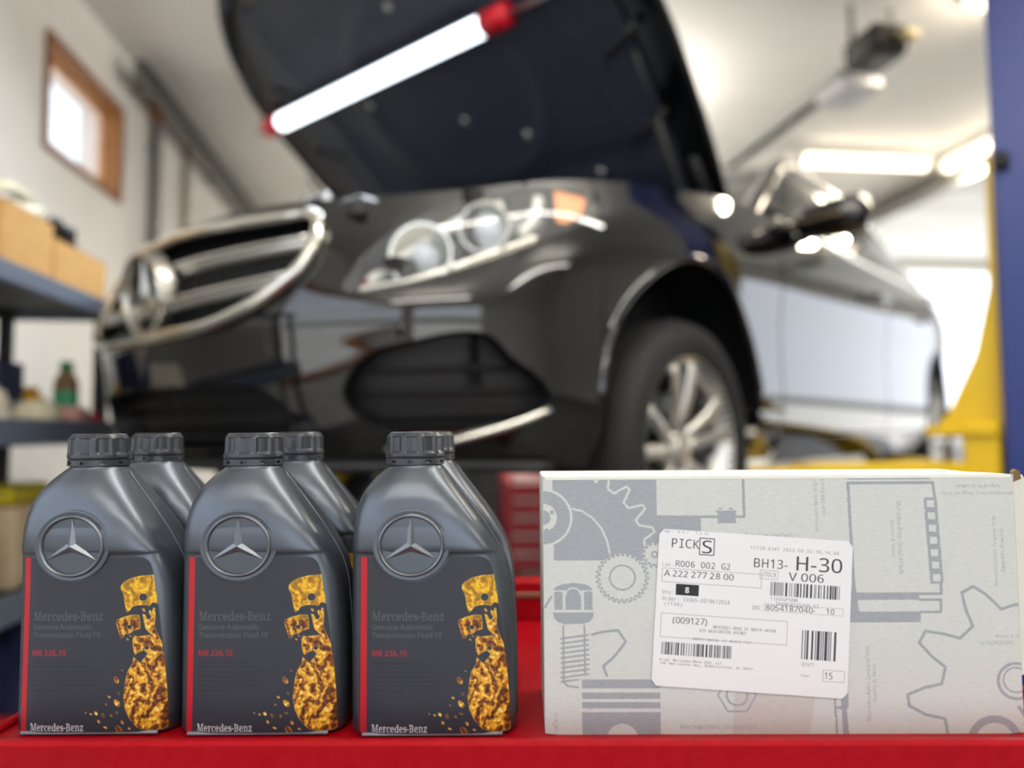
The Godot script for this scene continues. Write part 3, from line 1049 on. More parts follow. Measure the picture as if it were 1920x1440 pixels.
	# big gear in line
	c.line(B.call([1190, 715, 1150, 720, 1087, 740, 1015, 665, 955, 625, 898, 655, 912, 735, 945, 825, 880, 885, 800, 862, 712, 848, 680, 905, 740, 975, 803, 1030, 783, 1112, 700, 1130, 617, 1165, 622, 1220, 700, 1265, 793, 1285, 805, 1370]), 15 * k, ink)
	c.ring(b.call(1145, 1100), 88 * k, 15 * k, ink)
	c.ring(b.call(1145, 1095), 62 * k, 9 * k, ink)
	c.ring(b.call(1030, 1400), 112 * k, 38 * k, rgb(150, 152, 156))
	c.line(B.call([1152, 1230, 1190, 1290]), 18 * k, ink)
	# screw at the foot
	c.line(B.call([262, 1150, 264, 1225, 272, 1380]), 10 * k, ink)
	c.poly(B.call([290, 1150, 330, 1150, 330, 1228, 320, 1235, 330, 1380, 300, 1380, 295, 1235]), ink)
	c.rect(b.call(262, 1222), b.call(322, 1234), ink)
	# small lettering
	var tint := rgb(150, 152, 152)
	c.text("Mercedes-Benz GenuineParts", Vector2(1350, 995), 143, 10, tint)
	c.text("Mercedes-Benz GenuineParts", Vector2(1272, 1369), 143, 10, tint)
	c.text("Mercedes-Benz GenuineParts", Vector2(1030, 1490), 143, 10, tint, "Droid Sans", false, -90)
	c.text("Mercedes-Benz Original-Teile", b.call(190, 340), 140, 10, tint, "Droid Sans", false, -90)
	c.text("Geprüfte Qualität", b.call(226, 265), 86, 10, tint, "Droid Sans", false, -90)
	c.text("Mercedes-Benz GenuineParts", b.call(620, 190), 144, 9.5, tint, "Droid Sans", false, 90)
	c.text("Quality & Value", b.call(583, 285), 72, 9.5, tint, "Droid Sans", false, 90)
	c.text("Mercedes-Benz Original-Teile", b.call(1060, 622), 139, 9.5, tint, "Droid Sans", false, -90)
	c.text("Geprüfte Qualität", b.call(1096, 552), 86, 9.5, tint, "Droid Sans", false, -90)
	c.text("Mercedes-Benz Original-Teile", b.call(1172, 162), 137, 9.5, tint, "Droid Sans", false, 180)
	c.text("Geprüfte Qualität", b.call(1108, 126), 85, 9.5, tint, "Droid Sans", false, 180)
	c.text("Mercedes-Benz GenuineParts", b.call(414, 1296), 146, 9.5, tint, "Droid Sans", false, -90)
	c.text("Quality & Value", b.call(446, 1202), 75, 9.5, tint, "Droid Sans", false, -90)
	c.text("GenuineParts", b.call(1145, 922), 66, 9, tint, "Droid Sans", false, 180)
	c.text("Quality & Value", b.call(1230, 888), 68, 9, tint, "Droid Sans", false, 180)
	# paper fibre
	var n := FastNoiseLite.new()
	n.seed = 3
	n.frequency = 0.09
	for y in range(0, 1110, 2):
		for x in range(0, 1980, 4):
			var v := n.get_noise_2d(x * 0.25, y * 1.3)
			if v > 0.25: c.img.fill_rect(Rect2i(x, y, 4, 2), c.img.get_pixel(x, y).lerp(Color.WHITE, 0.05))
			elif v < -0.25: c.img.fill_rect(Rect2i(x, y, 4, 2), c.img.get_pixel(x, y).darkened(0.025))
	return c.material(0.5)

func sticker_print() -> StandardMaterial3D:
	var c := Canvas.new(1450, 1150, rgb(222, 220, 222), Vector2.ZERO, 1.0)
	var k := rgb(40, 40, 46)
	var g := rgb(120, 120, 126)
	var ex := Vector2(1443, 115).normalized()
	var ey := Vector2(-53, 1145).normalized()
	var p := func(x: float, y: float) -> Vector2:
		var d := Vector2(x - 115, y - 90)
		return Vector2(d.dot(ex), d.dot(ey))
	var mono := "Droid Sans Mono"
	c.text("Wgt:  9.9 /   7.2 lb", p.call(152, 98), 330, 24, g, mono)
	c.text("PICK", p.call(208, 160), 205, 66, k, mono)
	var q: Vector2 = p.call(418, 155)
	c.line([q, q + Vector2(108, 0), q + Vector2(108, 122), q + Vector2(0, 122)], 7, k, true)
	c.text("S", q + Vector2(20, 14), 72, 96, k, "Droid Sans")
	c.text("11728-6347 2023-08-25-10.14.44", p.call(796, 205), 662, 24, g, mono)
	c.text("BH13-", p.call(820, 295), 250, 66, k)
	c.text("H-30", p.call(1140, 275), 340, 104, k)
	c.text("Loc:", p.call(132, 338), 82, 26, g, mono)
	c.text("R006 002 G2", p.call(232, 322), 408, 46, k, mono, true)
	q = p.call(130, 380)
	c.line([q, q + Vector2(742, 0), q + Vector2(742, 100), q + Vector2(0, 100)], 3, g, true)
	c.text("A 222 277 28 00", q + Vector2(14, 12), 520, 46, k)
	q = p.call(862, 380)
	c.line([q, q + Vector2(134, 0), q + Vector2(134, 64), q + Vector2(0, 64)], 3, g, true)
	c.text("STOCK", q + Vector2(12, 14), 110, 34, g, mono)
	c.text("V 006", p.call(1075, 395), 262, 60, k)
	var bars := func(at: Vector2, w: float, h: float, seed_: int, step: float) -> void:
		var r := RandomNumberGenerator.new()
		r.seed = seed_
		var x := 0.0
		while x < w:
			var bw: float = step * [1, 1, 2, 3][r.randi() % 4]
			c.rect(at + Vector2(x, 0), at + Vector2(minf(x + bw, w), h), rgb(52, 52, 58))
			x += bw + step * [1, 1, 1, 2, 3][r.randi() % 5]
	bars.call(p.call(938, 465), 515.0, 100.0, 11, 5.0)
	c.text("1160GP5NM", p.call(932, 575), 200, 26, g, mono)
	c.text("TRANSMISSION OI", p.call(968, 612), 322, 26, g, mono)
	q = p.call(228, 494)
	c.rect(q, q + Vector2(172, 82), rgb(16, 16, 20))
	c.text("8", q + Vector2(70, 20), 30, 44, rgb(226, 226, 226), "Droid Sans", true)
	c.text("Qty:", p.call(122, 542), 84, 30, g, mono)
	c.text("Order: 33069-0018613924", p.call(122, 585), 505, 32, g, mono)
	c.text("(1158)", p.call(138, 628), 132, 30, g, mono)
	c.text("DOC", p.call(795, 640), 60, 30, g, mono)
	q = p.call(882, 626)
	c.line([q, q + Vector2(590, 0), q + Vector2(590, 52), q + Vector2(0, 52)], 2, g, true)
	c.text("8054187040-", q + Vector2(12, 6), 370, 40, k)
	c.text("10", q + Vector2(464, 6), 60, 40, k)
	q = p.call(112, 710)
	c.line([q, q + Vector2(940, 0), q + Vector2(940, 172), q + Vector2(0, 172)], 3, g, true)
	c.text("(009127)", p.call(198, 735), 256, 56, k)
	c.text("MERCEDES-BENZ OF NORTH HAVEN", p.call(496, 792), 466, 22, rgb(86, 86, 92), mono)
	c.text("629 WASHINGTON AVENUE", p.call(394, 820), 348, 22, rgb(86, 86, 92), mono)
	c.text("NORTH HAVEN, CT 06473-1121", p.call(346, 884), 430, 22, rgb(86, 86, 92), mono)
	bars.call(p.call(110, 918), 520.0, 92.0, 5, 4.5)
	c.text("From: Mercedes-Benz USA, LLC", p.call(94, 1036), 462, 24, rgb(86, 86, 92), mono)
	c.text("100 New Canton Way, Robbinsville, NJ 08691", p.call(94, 1062), 692, 24, rgb(86, 86, 92), mono)
	bars.call(p.call(1160, 812), 254.0, 212.0, 8, 7.0)
	c.text("0147", p.call(1148, 1048), 88, 26, g, mono)
	c.text("Toke:", p.call(1135, 1130), 72, 20, g, mono)
	q = p.call(1304, 1100)
	c.line([q, q + Vector2(158, 0), q + Vector2(158, 80), q + Vector2(0, 80)], 3, g, true)
	c.text("15", q + Vector2(12, 16), 58, 46, k)
	return c.material(0.38)

func uvquad(w: float, h: float, r := 0.0, bow := 0.0) -> ArrayMesh:
	# sheet in the xy plane, lower left at the origin, corners rounded by r; bow lifts its middle
	var vs := PackedVector3Array()
	var ns := PackedVector3Array()
	var uv := PackedVector2Array()
	var ix := PackedInt32Array()
	var n := 40
	for i in n + 1:
		var x := w * i / n
		var e := 0.0
		var d := minf(x, w - x)
		if d < r: e = r - sqrt(maxf(r * r - (r - d) * (r - d), 0))
		for j in 9:
			var y := lerpf(e, h - e, j / 8.0)
			vs.append(Vector3(x, y, bow * sin(PI * x / w) * sin(PI * y / h)))
			ns.append(Vector3(0, 0, 1))
			uv.append(Vector2(x / w, 1.0 - y / h))
	for i in n:
		for j in 8:
			var q := i * 9 + j
			ix.append_array([q, q + 1, q + 10, q, q + 10, q + 9])
	return arr(vs, ns, ix, uv)

func carton() -> void:
	var w := 0.3865
	var h := 0.2068
	var d := 0.105
	var pr := carton_print()
	var t := thing("parts_carton", "silver grey cardboard parts box printed with gears, with a white shipping label", "cardboard box", Vector3(0.0252, TRAY_Y, -0.6225), deg_to_rad(-0.5))
	var white := speckle(rgb(226, 226, 216), 0.03, 0.05, 0.8, 0.0, 6.0, 14)
	# case without its front sheet
	var th := 0.004
	part("case", boxes([[Vector3(th, h, d), Vector3(th / 2, h / 2, -d / 2 - 0.001)], [Vector3(th, h, d), Vector3(w - th / 2, h / 2, -d / 2 - 0.001)], [Vector3(w, h, th), Vector3(w / 2, h / 2, -d)], [Vector3(w, th, d), Vector3(w / 2, th / 2, -d / 2 - 0.001)], [Vector3(w, h, th), Vector3(w / 2, h / 2, -th / 2 - 0.0012)]], 0.0012), white, t)
	part("printed_face", uvquad(w, h, 0.001, 0.0016), pr, t, Vector3(0, 0, 0.0004))
	# lid: slightly bulged, with a ragged far edge
	var rows := []
	for j in 7:
		var row := PackedVector3Array()
		for i in 41:
			var x := w * i / 40.0
			var f := j / 6.0
			var up := 0.0016 * sin(PI * x / w) * sin(PI * f) + 0.0012 * noise.get_noise_2d(x * 900.0, f * 60.0) * f
			row.append(Vector3(x, h + 0.001 + up - 0.004 * f * f, 0.0005 - f * d))
		rows.append(row)
	part("lid", gridm(rows), white, t)
	part("lid_edge", boxm(Vector3(w - 0.002, 0.0032, 0.0022), 0.0008), white, t, Vector3(w / 2, h - 0.0022, -0.0004))
	# tuck flap standing a little proud at the right end, brown inside
	var fl := part("side_flap", prism(PackedVector2Array([Vector2(0, 0.045), Vector2(0.052, 0.05), Vector2(0.055, 0.18), Vector2(0.02, 0.2068), Vector2(0, 0.2078)]), 0.0026), white, t, Vector3(w + 0.0012, 0, -0.003), Vector3(0, deg_to_rad(38), 0))
	part("torn_corner", prism(PackedVector2Array([Vector2(0, 0.2018), Vector2(0.016, 0.2033), Vector2(0.014, 0.2098), Vector2(0.006, 0.2118), Vector2(0.001, 0.2098)]), 0.0032), mat(rgb(120, 92, 58), 0.9), fl, Vector3(0, 0, 0.0002))
	# shipping label, set on askew
	var sw := 0.1582
	var sh := 0.1262
	var s := part("shipping_label", uvquad(sw, sh, 0.0045), sticker_print(), t, Vector3(0.0862, 0.0395, 0.0026), Vector3(0, 0, deg_to_rad(-4.1)))
	tag(s, "white shipping label with black bar codes and numbers")
# ---------------------------------------------------------------- the car (x forward from the front axle, y up, left is -z)
const K_X := [0.87, 0.855, 0.80, 0.69, 0.56, 0.36, 0.0, -0.5, -1.5, -2.5, -2.9, -3.4, -3.8, -3.97, -4.02]
const K_Y := [0.0, 0.22, 0.43, 0.63, 0.755, 0.855, 0.915, 0.925, 0.93, 0.92, 0.91, 0.85, 0.70, 0.40, 0.0]
const K_B := [0.22, 0.22, 0.22, 0.22, 0.22, 0.21, 0.2, 0.2, 0.2, 0.2, 0.22, 0.26, 0.28, 0.28, 0.28]
const K_T := [0.79, 0.79, 0.785, 0.785, 0.80, 0.832, 0.885, 0.94, 0.955, 0.985, 0.995, 1.01, 1.01, 1.01, 1.01]
const V_AT := [0.0, 0.12, 0.25, 0.4, 0.55, 0.7, 0.85, 1.0]
const V_NOSE := [-0.06, -0.02, 0.0, 0.012, 0.02, 0.0, -0.03, -0.085]
const V_SIDE := [-0.05, -0.012, 0.004, 0.0, 0.0, 0.012, 0.004, -0.032]
const CAR_AT := Vector3(-0.2696, 0.8622, -2.3937)
const CAR_YAW := 0.7035
var car_turn := atan2(-cos(CAR_YAW), -sin(CAR_YAW))

func spl(a: Array, t: float) -> float:
	var n := a.size()
	var i := clampi(int(floor(t)), 0, n - 2)
	var f := t - i
	var p1: float = a[i]
	var p2: float = a[i + 1]
	var p0: float = a[i - 1] if i > 0 else 2 * p1 - p2
	var p3: float = a[i + 2] if i < n - 2 else 2 * p2 - p1
	return 0.5 * (2 * p1 + (p2 - p0) * f + (2 * p0 - 5 * p1 + 4 * p2 - p3) * f * f + (3 * p1 - p0 - 3 * p2 + p3) * f * f * f)

func splv(a: Array, v: float) -> float:
	var i := 0
	while i < V_AT.size() - 2 and v >= V_AT[i + 1]: i += 1
	return spl(a, i + (v - V_AT[i]) / (V_AT[i + 1] - V_AT[i]))

# the body skin: k runs round the plan from nose to tail, v up the flank
func skin(k: float, v: float, out := 0.0) -> Vector3:
	var e := 0.02
	var tx := spl(K_X, minf(k + e, 14)) - spl(K_X, maxf(k - e, 0))
	var ty := spl(K_Y, minf(k + e, 14)) - spl(K_Y, maxf(k - e, 0))
	if k < e:
		tx = 0.0
		ty = 1.0
	var l := sqrt(tx * tx + ty * ty)
	var w := clampf((k - 3.5) / 2.0, 0, 1)
	w = w * w * (3 - 2 * w)
	var off := splv(V_NOSE, v) * (1 - w) + splv(V_SIDE, v) * w + out
	var b := spl(K_B, k)
	return Vector3(spl(K_X, k) + ty / l * off, b + (spl(K_T, k) - b) * v, -(spl(K_Y, k) - tx / l * off))

func skin_n(k: float, v: float) -> Vector3:
	var a := skin(minf(k + 0.02, 14), v) - skin(maxf(k - 0.02, 0.001), v)
	var b := skin(k, minf(v + 0.01, 1)) - skin(k, maxf(v - 0.01, 0))
	var n := a.cross(b).normalized()
	var o := skin(k, v, 0.01) - skin(k, v)
	return n if n.dot(o) > 0 else -n

# the (k, v) at which the flank passes through (x, height)
func find_kv(x: float, y: float) -> Vector2:
	var lo := 4.0
	var hi := 12.0
	var v := 0.4
	for pass_ in 3:
		lo = 4.0
		hi = 12.0
		for i in 26:
			var m := (lo + hi) / 2
			if skin(m, v).x > x: lo = m
			else: hi = m
		var k := (lo + hi) / 2
		v = (y - spl(K_B, k)) / (spl(K_T, k) - spl(K_B, k))
		v = clampf(v, -0.2, 1.2)
	return Vector2((lo + hi) / 2, v)

func nearest(p: Vector2, poly: PackedVector2Array, sc: Vector2) -> Array:
	var best := INF
	var at := p
	var q := p * sc
	for i in poly.size():
		var a := poly[i] * sc
		var b := poly[(i + 1) % poly.size()] * sc
		var c := Geometry2D.get_closest_point_to_segment(q, a, b)
		var d := c.distance_to(q)
		if d < best:
			best = d
			at = c / sc
	return [best, at]

# a panel of the skin between k0..k1 and v0..v1; holes are cut out, or with `keep` only what lies inside it stays
func panel(k0: float, k1: float, v0: float, v1: float, nk: int, nv: int, holes: Array, out := 0.0, keep := PackedVector2Array(), mirror := false, both := false) -> ArrayMesh:
	var vs := PackedVector3Array()
	var ns := PackedVector3Array()
	var ix := PackedInt32Array()
	var kv := PackedVector2Array()
	var state := PackedInt32Array()
	var sc := Vector2(skin((k0 + k1) / 2 + 0.1, 0.5).distance_to(skin((k0 + k1) / 2 - 0.1, 0.5)) / 0.2, 0.6)
	var cell := maxf((k1 - k0) / nk * sc.x, (v1 - v0) / nv * sc.y)
	var all := holes.duplicate()
	if keep.size(): all = [keep]
	var boxes_ := []
	for h in all:
		var r := Rect2(h[0], Vector2.ZERO)
		for p in h: r = r.expand(p)
		boxes_.append(r.grow_individual(cell / sc.x * 2, cell / sc.y * 2, cell / sc.x * 2, cell / sc.y * 2))
	for i in nk + 1:
		for j in nv + 1:
			var p := Vector2(lerpf(k0, k1, float(i) / nk), lerpf(v0, v1, float(j) / nv))
			var s := 1 if not keep.size() else -1
			for h in all.size():
				if not boxes_[h].has_point(p): continue
				var near := nearest(p, all[h], sc)
				if near[0] < cell * 0.56:
					p = near[1]
					s = 0
				elif Geometry2D.is_point_in_polygon(p, all[h]):
					s = -1 if not keep.size() else 1
				else:
					s = 1 if not keep.size() else -1
				if s <= 0: break
			kv.append(p)
			state.append(s)
			var kk := maxf(p.x, 0.0)
			var w := skin(kk, p.y, out)
			var n := skin_n(kk, clampf(p.y, 0, 1))
			if mirror:
				w.z = -w.z
				n.z = -n.z
			vs.append(w)
			ns.append(n)
	for i in nk:
		for j in nv:
			var q := [i * (nv + 1) + j, i * (nv + 1) + j + 1, (i + 1) * (nv + 1) + j + 1, (i + 1) * (nv + 1) + j]
			var ok := true
			var mid := Vector2.ZERO
			var zero := 0
			for e in q:
				if state[e] < 0: ok = false
				if state[e] == 0: zero += 1
				mid += kv[e] / 4
			if ok and zero == 4:
				for h in all:
					var inside := Geometry2D.is_point_in_polygon(mid, h)
					if inside != (keep.size() > 0): ok = false
			if not ok:
				# a corner cut off by the outline still leaves a triangle
				for e in 4:
					var t := [q[e], q[(e + 1) % 4], q[(e + 2) % 4]]
					if state[t[0]] >= 0 and state[t[1]] >= 0 and state[t[2]] >= 0 and state[q[(e + 3) % 4]] < 0:
						tri_out(ix, vs, ns, t)
				continue
			tri_out(ix, vs, ns, [q[0], q[1], q[2]])
			tri_out(ix, vs, ns, [q[0], q[2], q[3]])
	return arr(vs, ns, ix)

func tri_out(ix: PackedInt32Array, vs: PackedVector3Array, ns: PackedVector3Array, t: Array) -> void:
	var n := (vs[t[2]] - vs[t[0]]).cross(vs[t[1]] - vs[t[0]])
	if n.dot(ns[t[0]]) < 0: ix.append_array([t[0], t[2], t[1]])
	else: ix.append_array(t)

func kvs(l: Array) -> PackedVector2Array:
	var p := PackedVector2Array()
	for i in range(0, l.size(), 2): p.append(Vector2(l[i], l[i + 1]))
	return p

func smooth(poly: PackedVector2Array, sub := 4) -> PackedVector2Array:
	var o := PackedVector2Array()
	var n := poly.size()
	for i in n:
		for j in sub:
			o.append(poly[i].cubic_interpolate(poly[(i + 1) % n], poly[(i - 1 + n) % n], poly[(i + 2) % n], float(j) / sub))
	return o

func skin_path(poly: PackedVector2Array, out: float, mirror := false) -> Array:
	var p := []
	for q in poly:
		var w := skin(maxf(q.x, 0), q.y, out)
		if mirror: w.z = -w.z
		p.append(w)
	return p

func arch_poly(x: float, y: float, r: float) -> PackedVector2Array:
	var p := PackedVector2Array()
	for i in 41:
		var a := PI * i / 40.0
		p.append(find_kv(x + r * cos(a), y + r * sin(a)))
	p.append(Vector2(p[40].x, -0.1))
	p.append(Vector2(p[0].x, -0.1))
	return p

func car() -> void:
	var t := thing("car", "black glossy saloon car raised on the lift with its bonnet open", "car", CAR_AT, car_turn)
	var head := smooth(kvs([2.566, 0.618, 2.649, 0.701, 2.8, 0.776, 3.101, 0.861, 3.711, 0.936, 4.357, 0.985, 4.867, 0.972, 5.155, 0.934, 5.065, 0.869, 4.855, 0.801, 4.579, 0.768, 4.3, 0.73, 3.671, 0.668, 3.146, 0.628, 2.795, 0.604]), 3)
	var gr_half := [0.0, 0.94, 0.7, 0.925, 1.313, 0.917, 1.8, 0.922, 2.098, 0.925, 2.245, 0.885, 2.26, 0.782, 2.102, 0.672, 1.747, 0.575, 1.198, 0.509, 0.5, 0.494, 0.0, 0.494]
	var gr_cut := kvs(gr_half + [-0.5, 0.494, -0.5, 0.94])
	var side_in := smooth(kvs([2.54, 0.258, 2.792, 0.391, 3.266, 0.433, 3.74, 0.457, 4.059, 0.442, 4.284, 0.369, 4.56, 0.304, 4.698, 0.233, 4.523, 0.178, 4.1, 0.136, 3.24, 0.128, 2.757, 0.145]), 3)
	var mid_in := kvs([-0.5, 0.30, 0.0, 0.30, 1.123, 0.294, 1.689, 0.289, 1.999, 0.224, 2.048, 0.138, 1.9, 0.06, 0.0, 0.04, -0.5, 0.04])
	var arch_f := arch_poly(-0.05, 0.345, 0.362)
	var arch_r := arch_poly(-2.92, 0.345, 0.362)
	for mr in [false, true]:
		var sg := 1.0 if not mr else -1.0
		# outer panels
		part("front_bumper", panel(0.0, 5.19, 0.0, 1.0, 104, 40, [head, gr_cut, side_in, mid_in], 0.0, PackedVector2Array(), mr), M.paint, t)
		var fe := part("fender", panel(5.2, 7.09, 0.0, 1.0, 60, 40, [arch_f, head], 0.0, PackedVector2Array(), mr), M.paint, t)
		part("fender_top", fender_top(mr), M.paint, fe)
		var fd := part("front_door", panel(7.1, 8.24, 0.09, 1.0, 24, 30, [], 0.0, PackedVector2Array(), mr), M.paint, t)
		part("door_handle", tube(skin_path(PackedVector2Array([Vector2(7.98, 0.80), Vector2(8.03, 0.805), Vector2(8.1, 0.808), Vector2(8.15, 0.806), Vector2(8.19, 0.80)]), 0.03, mr), 0.013, 10), M.paint, fd)
		var rd := part("rear_door", panel(8.25, 9.3, 0.09, 1.0, 30, 30, [arch_r], 0.0, PackedVector2Array(), mr), M.paint, t)
		part("door_handle", tube(skin_path(PackedVector2Array([Vector2(9.0, 0.80), Vector2(9.05, 0.805), Vector2(9.12, 0.808), Vector2(9.18, 0.806), Vector2(9.22, 0.80)]), 0.03, mr), 0.013, 10), M.paint, rd)
		part("quarter_panel", panel(9.31, 12.2, 0.0, 1.0, 60, 36, [arch_r], 0.0, PackedVector2Array(), mr), M.paint, t)
		part("rear_bumper", panel(12.21, 14.0, 0.0, 1.0, 30, 24, [], 0.0, PackedVector2Array(), mr), M.paint, t)
		part("side_sill", panel(7.1, 9.3, -0.02, 0.085, 30, 6, [arch_r], 0.012, PackedVector2Array(), mr), M.paint, t)
		# wheel arch lips and liners
		for ap in [[arch_f, -0.05, "arch_lip"], [arch_r, -2.92, "arch_lip"]]:
			var lp := []
			for i in 41: lp.append(skin(ap[0][i].x, maxf(ap[0][i].y, 0.0), -0.004))
			if mr:
				for i in 41: lp[i].z = -lp[i].z
			part("arch_lip", tube(lp, 0.012, 8), M.paint, t)
			var rows := []
			for e in [0.0, 0.06, 0.2, 0.38]:
				var row := PackedVector3Array()
				for i in 41:
					var p: Vector3 = lp[i]
					row.append(Vector3(p.x, p.y, p.z + sg * e) + (Vector3(p.x, p.y, 0) - Vector3(ap[1], 0.345, 0)).normalized() * (0.02 if e > 0 else 0.0))
				rows.append(row)
			var last := PackedVector3Array()
			for i in 41: last.append(Vector3(ap[1], 0.345, rows[3][20].z))
			rows.append(last)
			part("arch_liner", gridm(rows), M.under, t)
		headlight(t, head, mr)
		# lower intakes
		var li := part("side_intake", panel(2.3, 4.9, 0.06, 0.52, 44, 18, [], -0.06, side_in, mr), M.under, t)
		tag(li, "black honeycomb lower air intake")
		for v in [[0.18, 2.75, 4.5], [0.26, 2.62, 4.6], [0.34, 2.75, 4.35]]:
			var p := PackedVector2Array()
			for i in 14: p.append(Vector2(lerpf(v[1], v[2], i / 13.0), v[0]))
			part("intake_bar", tube(skin_path(p, -0.045, mr), 0.006, 6), M.black, li)
		part("intake_wall", gridm([PackedVector3Array(skin_path(side_in, -0.062, mr)), PackedVector3Array(skin_path(side_in, 0.0, mr))], true), M.under, li)
		var blade := PackedVector2Array()
		for i in 14: blade.append(Vector2(lerpf(2.9, 4.68, i / 13.0), lerpf(0.055, 0.19, pow(i / 13.0, 2.0))))
		part("chrome_blade", tube(skin_path(blade, 0.004, mr), 0.011, 10, false, 0.8), M.chrome, t)
		part("parking_sensor", lathe([Vector2(0, 0.0), Vector2(0.011, 0.0), Vector2(0.013, -0.004)], 20), M.paint, t, skin(3.072, 0.464, 0.002) * Vector3(1, 1, sg), Vector3(0, 0, -PI / 2) if true else Vector3.ZERO)
		wheel(t, Vector3(-0.065, 0.235, -0.79 * sg), mr, 1.48)
		wheel(t, Vector3(-2.93, 0.235, -0.79 * sg), mr, 0.5)
		mirror_(t, sg)
	# middle intake
	for mr in [false, true]:
		var mi_ := part("centre_intake", panel(0.0, 2.1, 0.0, 0.36, 34, 14, [], -0.07, mid_in, mr), M.under, t)
		var rim := smooth_open(mid_in.slice(1, 8), 4)
		part("intake_wall", gridm([PackedVector3Array(skin_path(rim, -0.072, mr)), PackedVector3Array(skin_path(rim, 0.0, mr))]), M.under, mi_)
		for v in [0.1, 0.17, 0.24]:
			var p := PackedVector2Array()
			for i in 12: p.append(Vector2(lerpf(0.0, 1.95, i / 11.0), v))
			part("intake_bar", tube(skin_path(p, -0.045, mr), 0.007, 6), M.black, mi_)
	var lip := []
	for i in 61:
		var k := absf(lerpf(-4.8, 4.8, i / 60.0))
		var w := skin(k, 0.0, 0.008)
		if i < 30: w.z = -w.z
		lip.append(w + Vector3(0, -0.004, 0))
	part("front_lip", tube(lip, 0.014, 8), M.plastic, t)
	grille(t, gr_half)
	part("bumper_core", boxes([[Vector3(0.4, 0.34, 0.76), Vector3(0.5, 0.41, 0)], [Vector3(0.24, 0.34, 1.06), Vector3(0.41, 0.41, 0)], [Vector3(0.12, 0.34, 1.3), Vector3(0.33, 0.41, 0)]], 0.02), M.under, t)
	# floor pan, bulkhead, engine bay
	var pan := PackedVector2Array()
	for i in 57:
		var k := i / 4.0
		var w := skin(k, 0.0, -0.02)
		pan.append(Vector2(w.x, w.z))
	for i in range(55, 0, -1):
		var w := skin(i / 4.0, 0.0, -0.02)
		pan.append(Vector2(w.x, -w.z))
	part("floor_pan", prism(pan, 0.03), M.under, t, Vector3(0, 0.235, 0), Vector3(PI / 2, 0, 0))
	part("engine_bay", boxes([[Vector3(1.3, 0.02, 1.3), Vector3(0.05, 0.62, 0)], [Vector3(0.04, 0.5, 1.5), Vector3(-0.62, 0.7, 0)], [Vector3(1.2, 0.42, 0.03), Vector3(-0.05, 0.58, 0.7)], [Vector3(1.2, 0.42, 0.03), Vector3(-0.05, 0.58, -0.7)]], 0.0), M.under, t)
	var ec := part("engine_cover", boxm(Vector3(0.62, 0.14, 0.56), 0.04), M.plastic, t, Vector3(0.1, 0.63, 0))
	part("oil_cap", lathe([Vector2(0, 0.03), Vector2(0.03, 0.03), Vector2(0.036, 0.022), Vector2(0.036, 0.0)], 20), M.black, ec, Vector3(0.15, 0.14, -0.16))
	part("radiator_support", boxes([[Vector3(0.1, 0.05, 1.1), Vector3(0.66, 0.75, 0)], [Vector3(0.16, 0.02, 0.3), Vector3(0.6, 0.775, 0)]], 0.01), M.plastic, t)
	for z in [-0.5, 0.5]:
		part("strut_tower", lathe([Vector2(0.12, 0.0), Vector2(0.11, 0.1), Vector2(0.05, 0.12), Vector2(0, 0.12)], 24), M.under, t, Vector3(-0.05, 0.66, z))
	part("hood_latch", joined([[tube([Vector3(0.70, 0.775, -0.32), Vector3(0.68, 0.815, -0.33), Vector3(0.66, 0.82, -0.36), Vector3(0.66, 0.78, -0.38)], 0.012, 10)]]), M.steel, t)
	hood(t)
	greenhouse(t)

# strip of the wing that turns inwards under the bonnet edge
func fender_top(mr: bool) -> ArrayMesh:
	var rows := []
	for e in [[0.0, 0.0], [0.012, 0.006], [0.03, 0.006], [0.06, 0.0], [0.075, -0.03]]:
		var row := PackedVector3Array()
		for i in 31:
			var k := lerpf(4.95, 7.09, i / 30.0)
			var w := skin(k, 1.0, 0.0)
			w += Vector3(0, e[1], e[0])
			if mr: w.z = -w.z
			row.append(w)
		rows.append(row)
	return gridm(rows, false, mr)

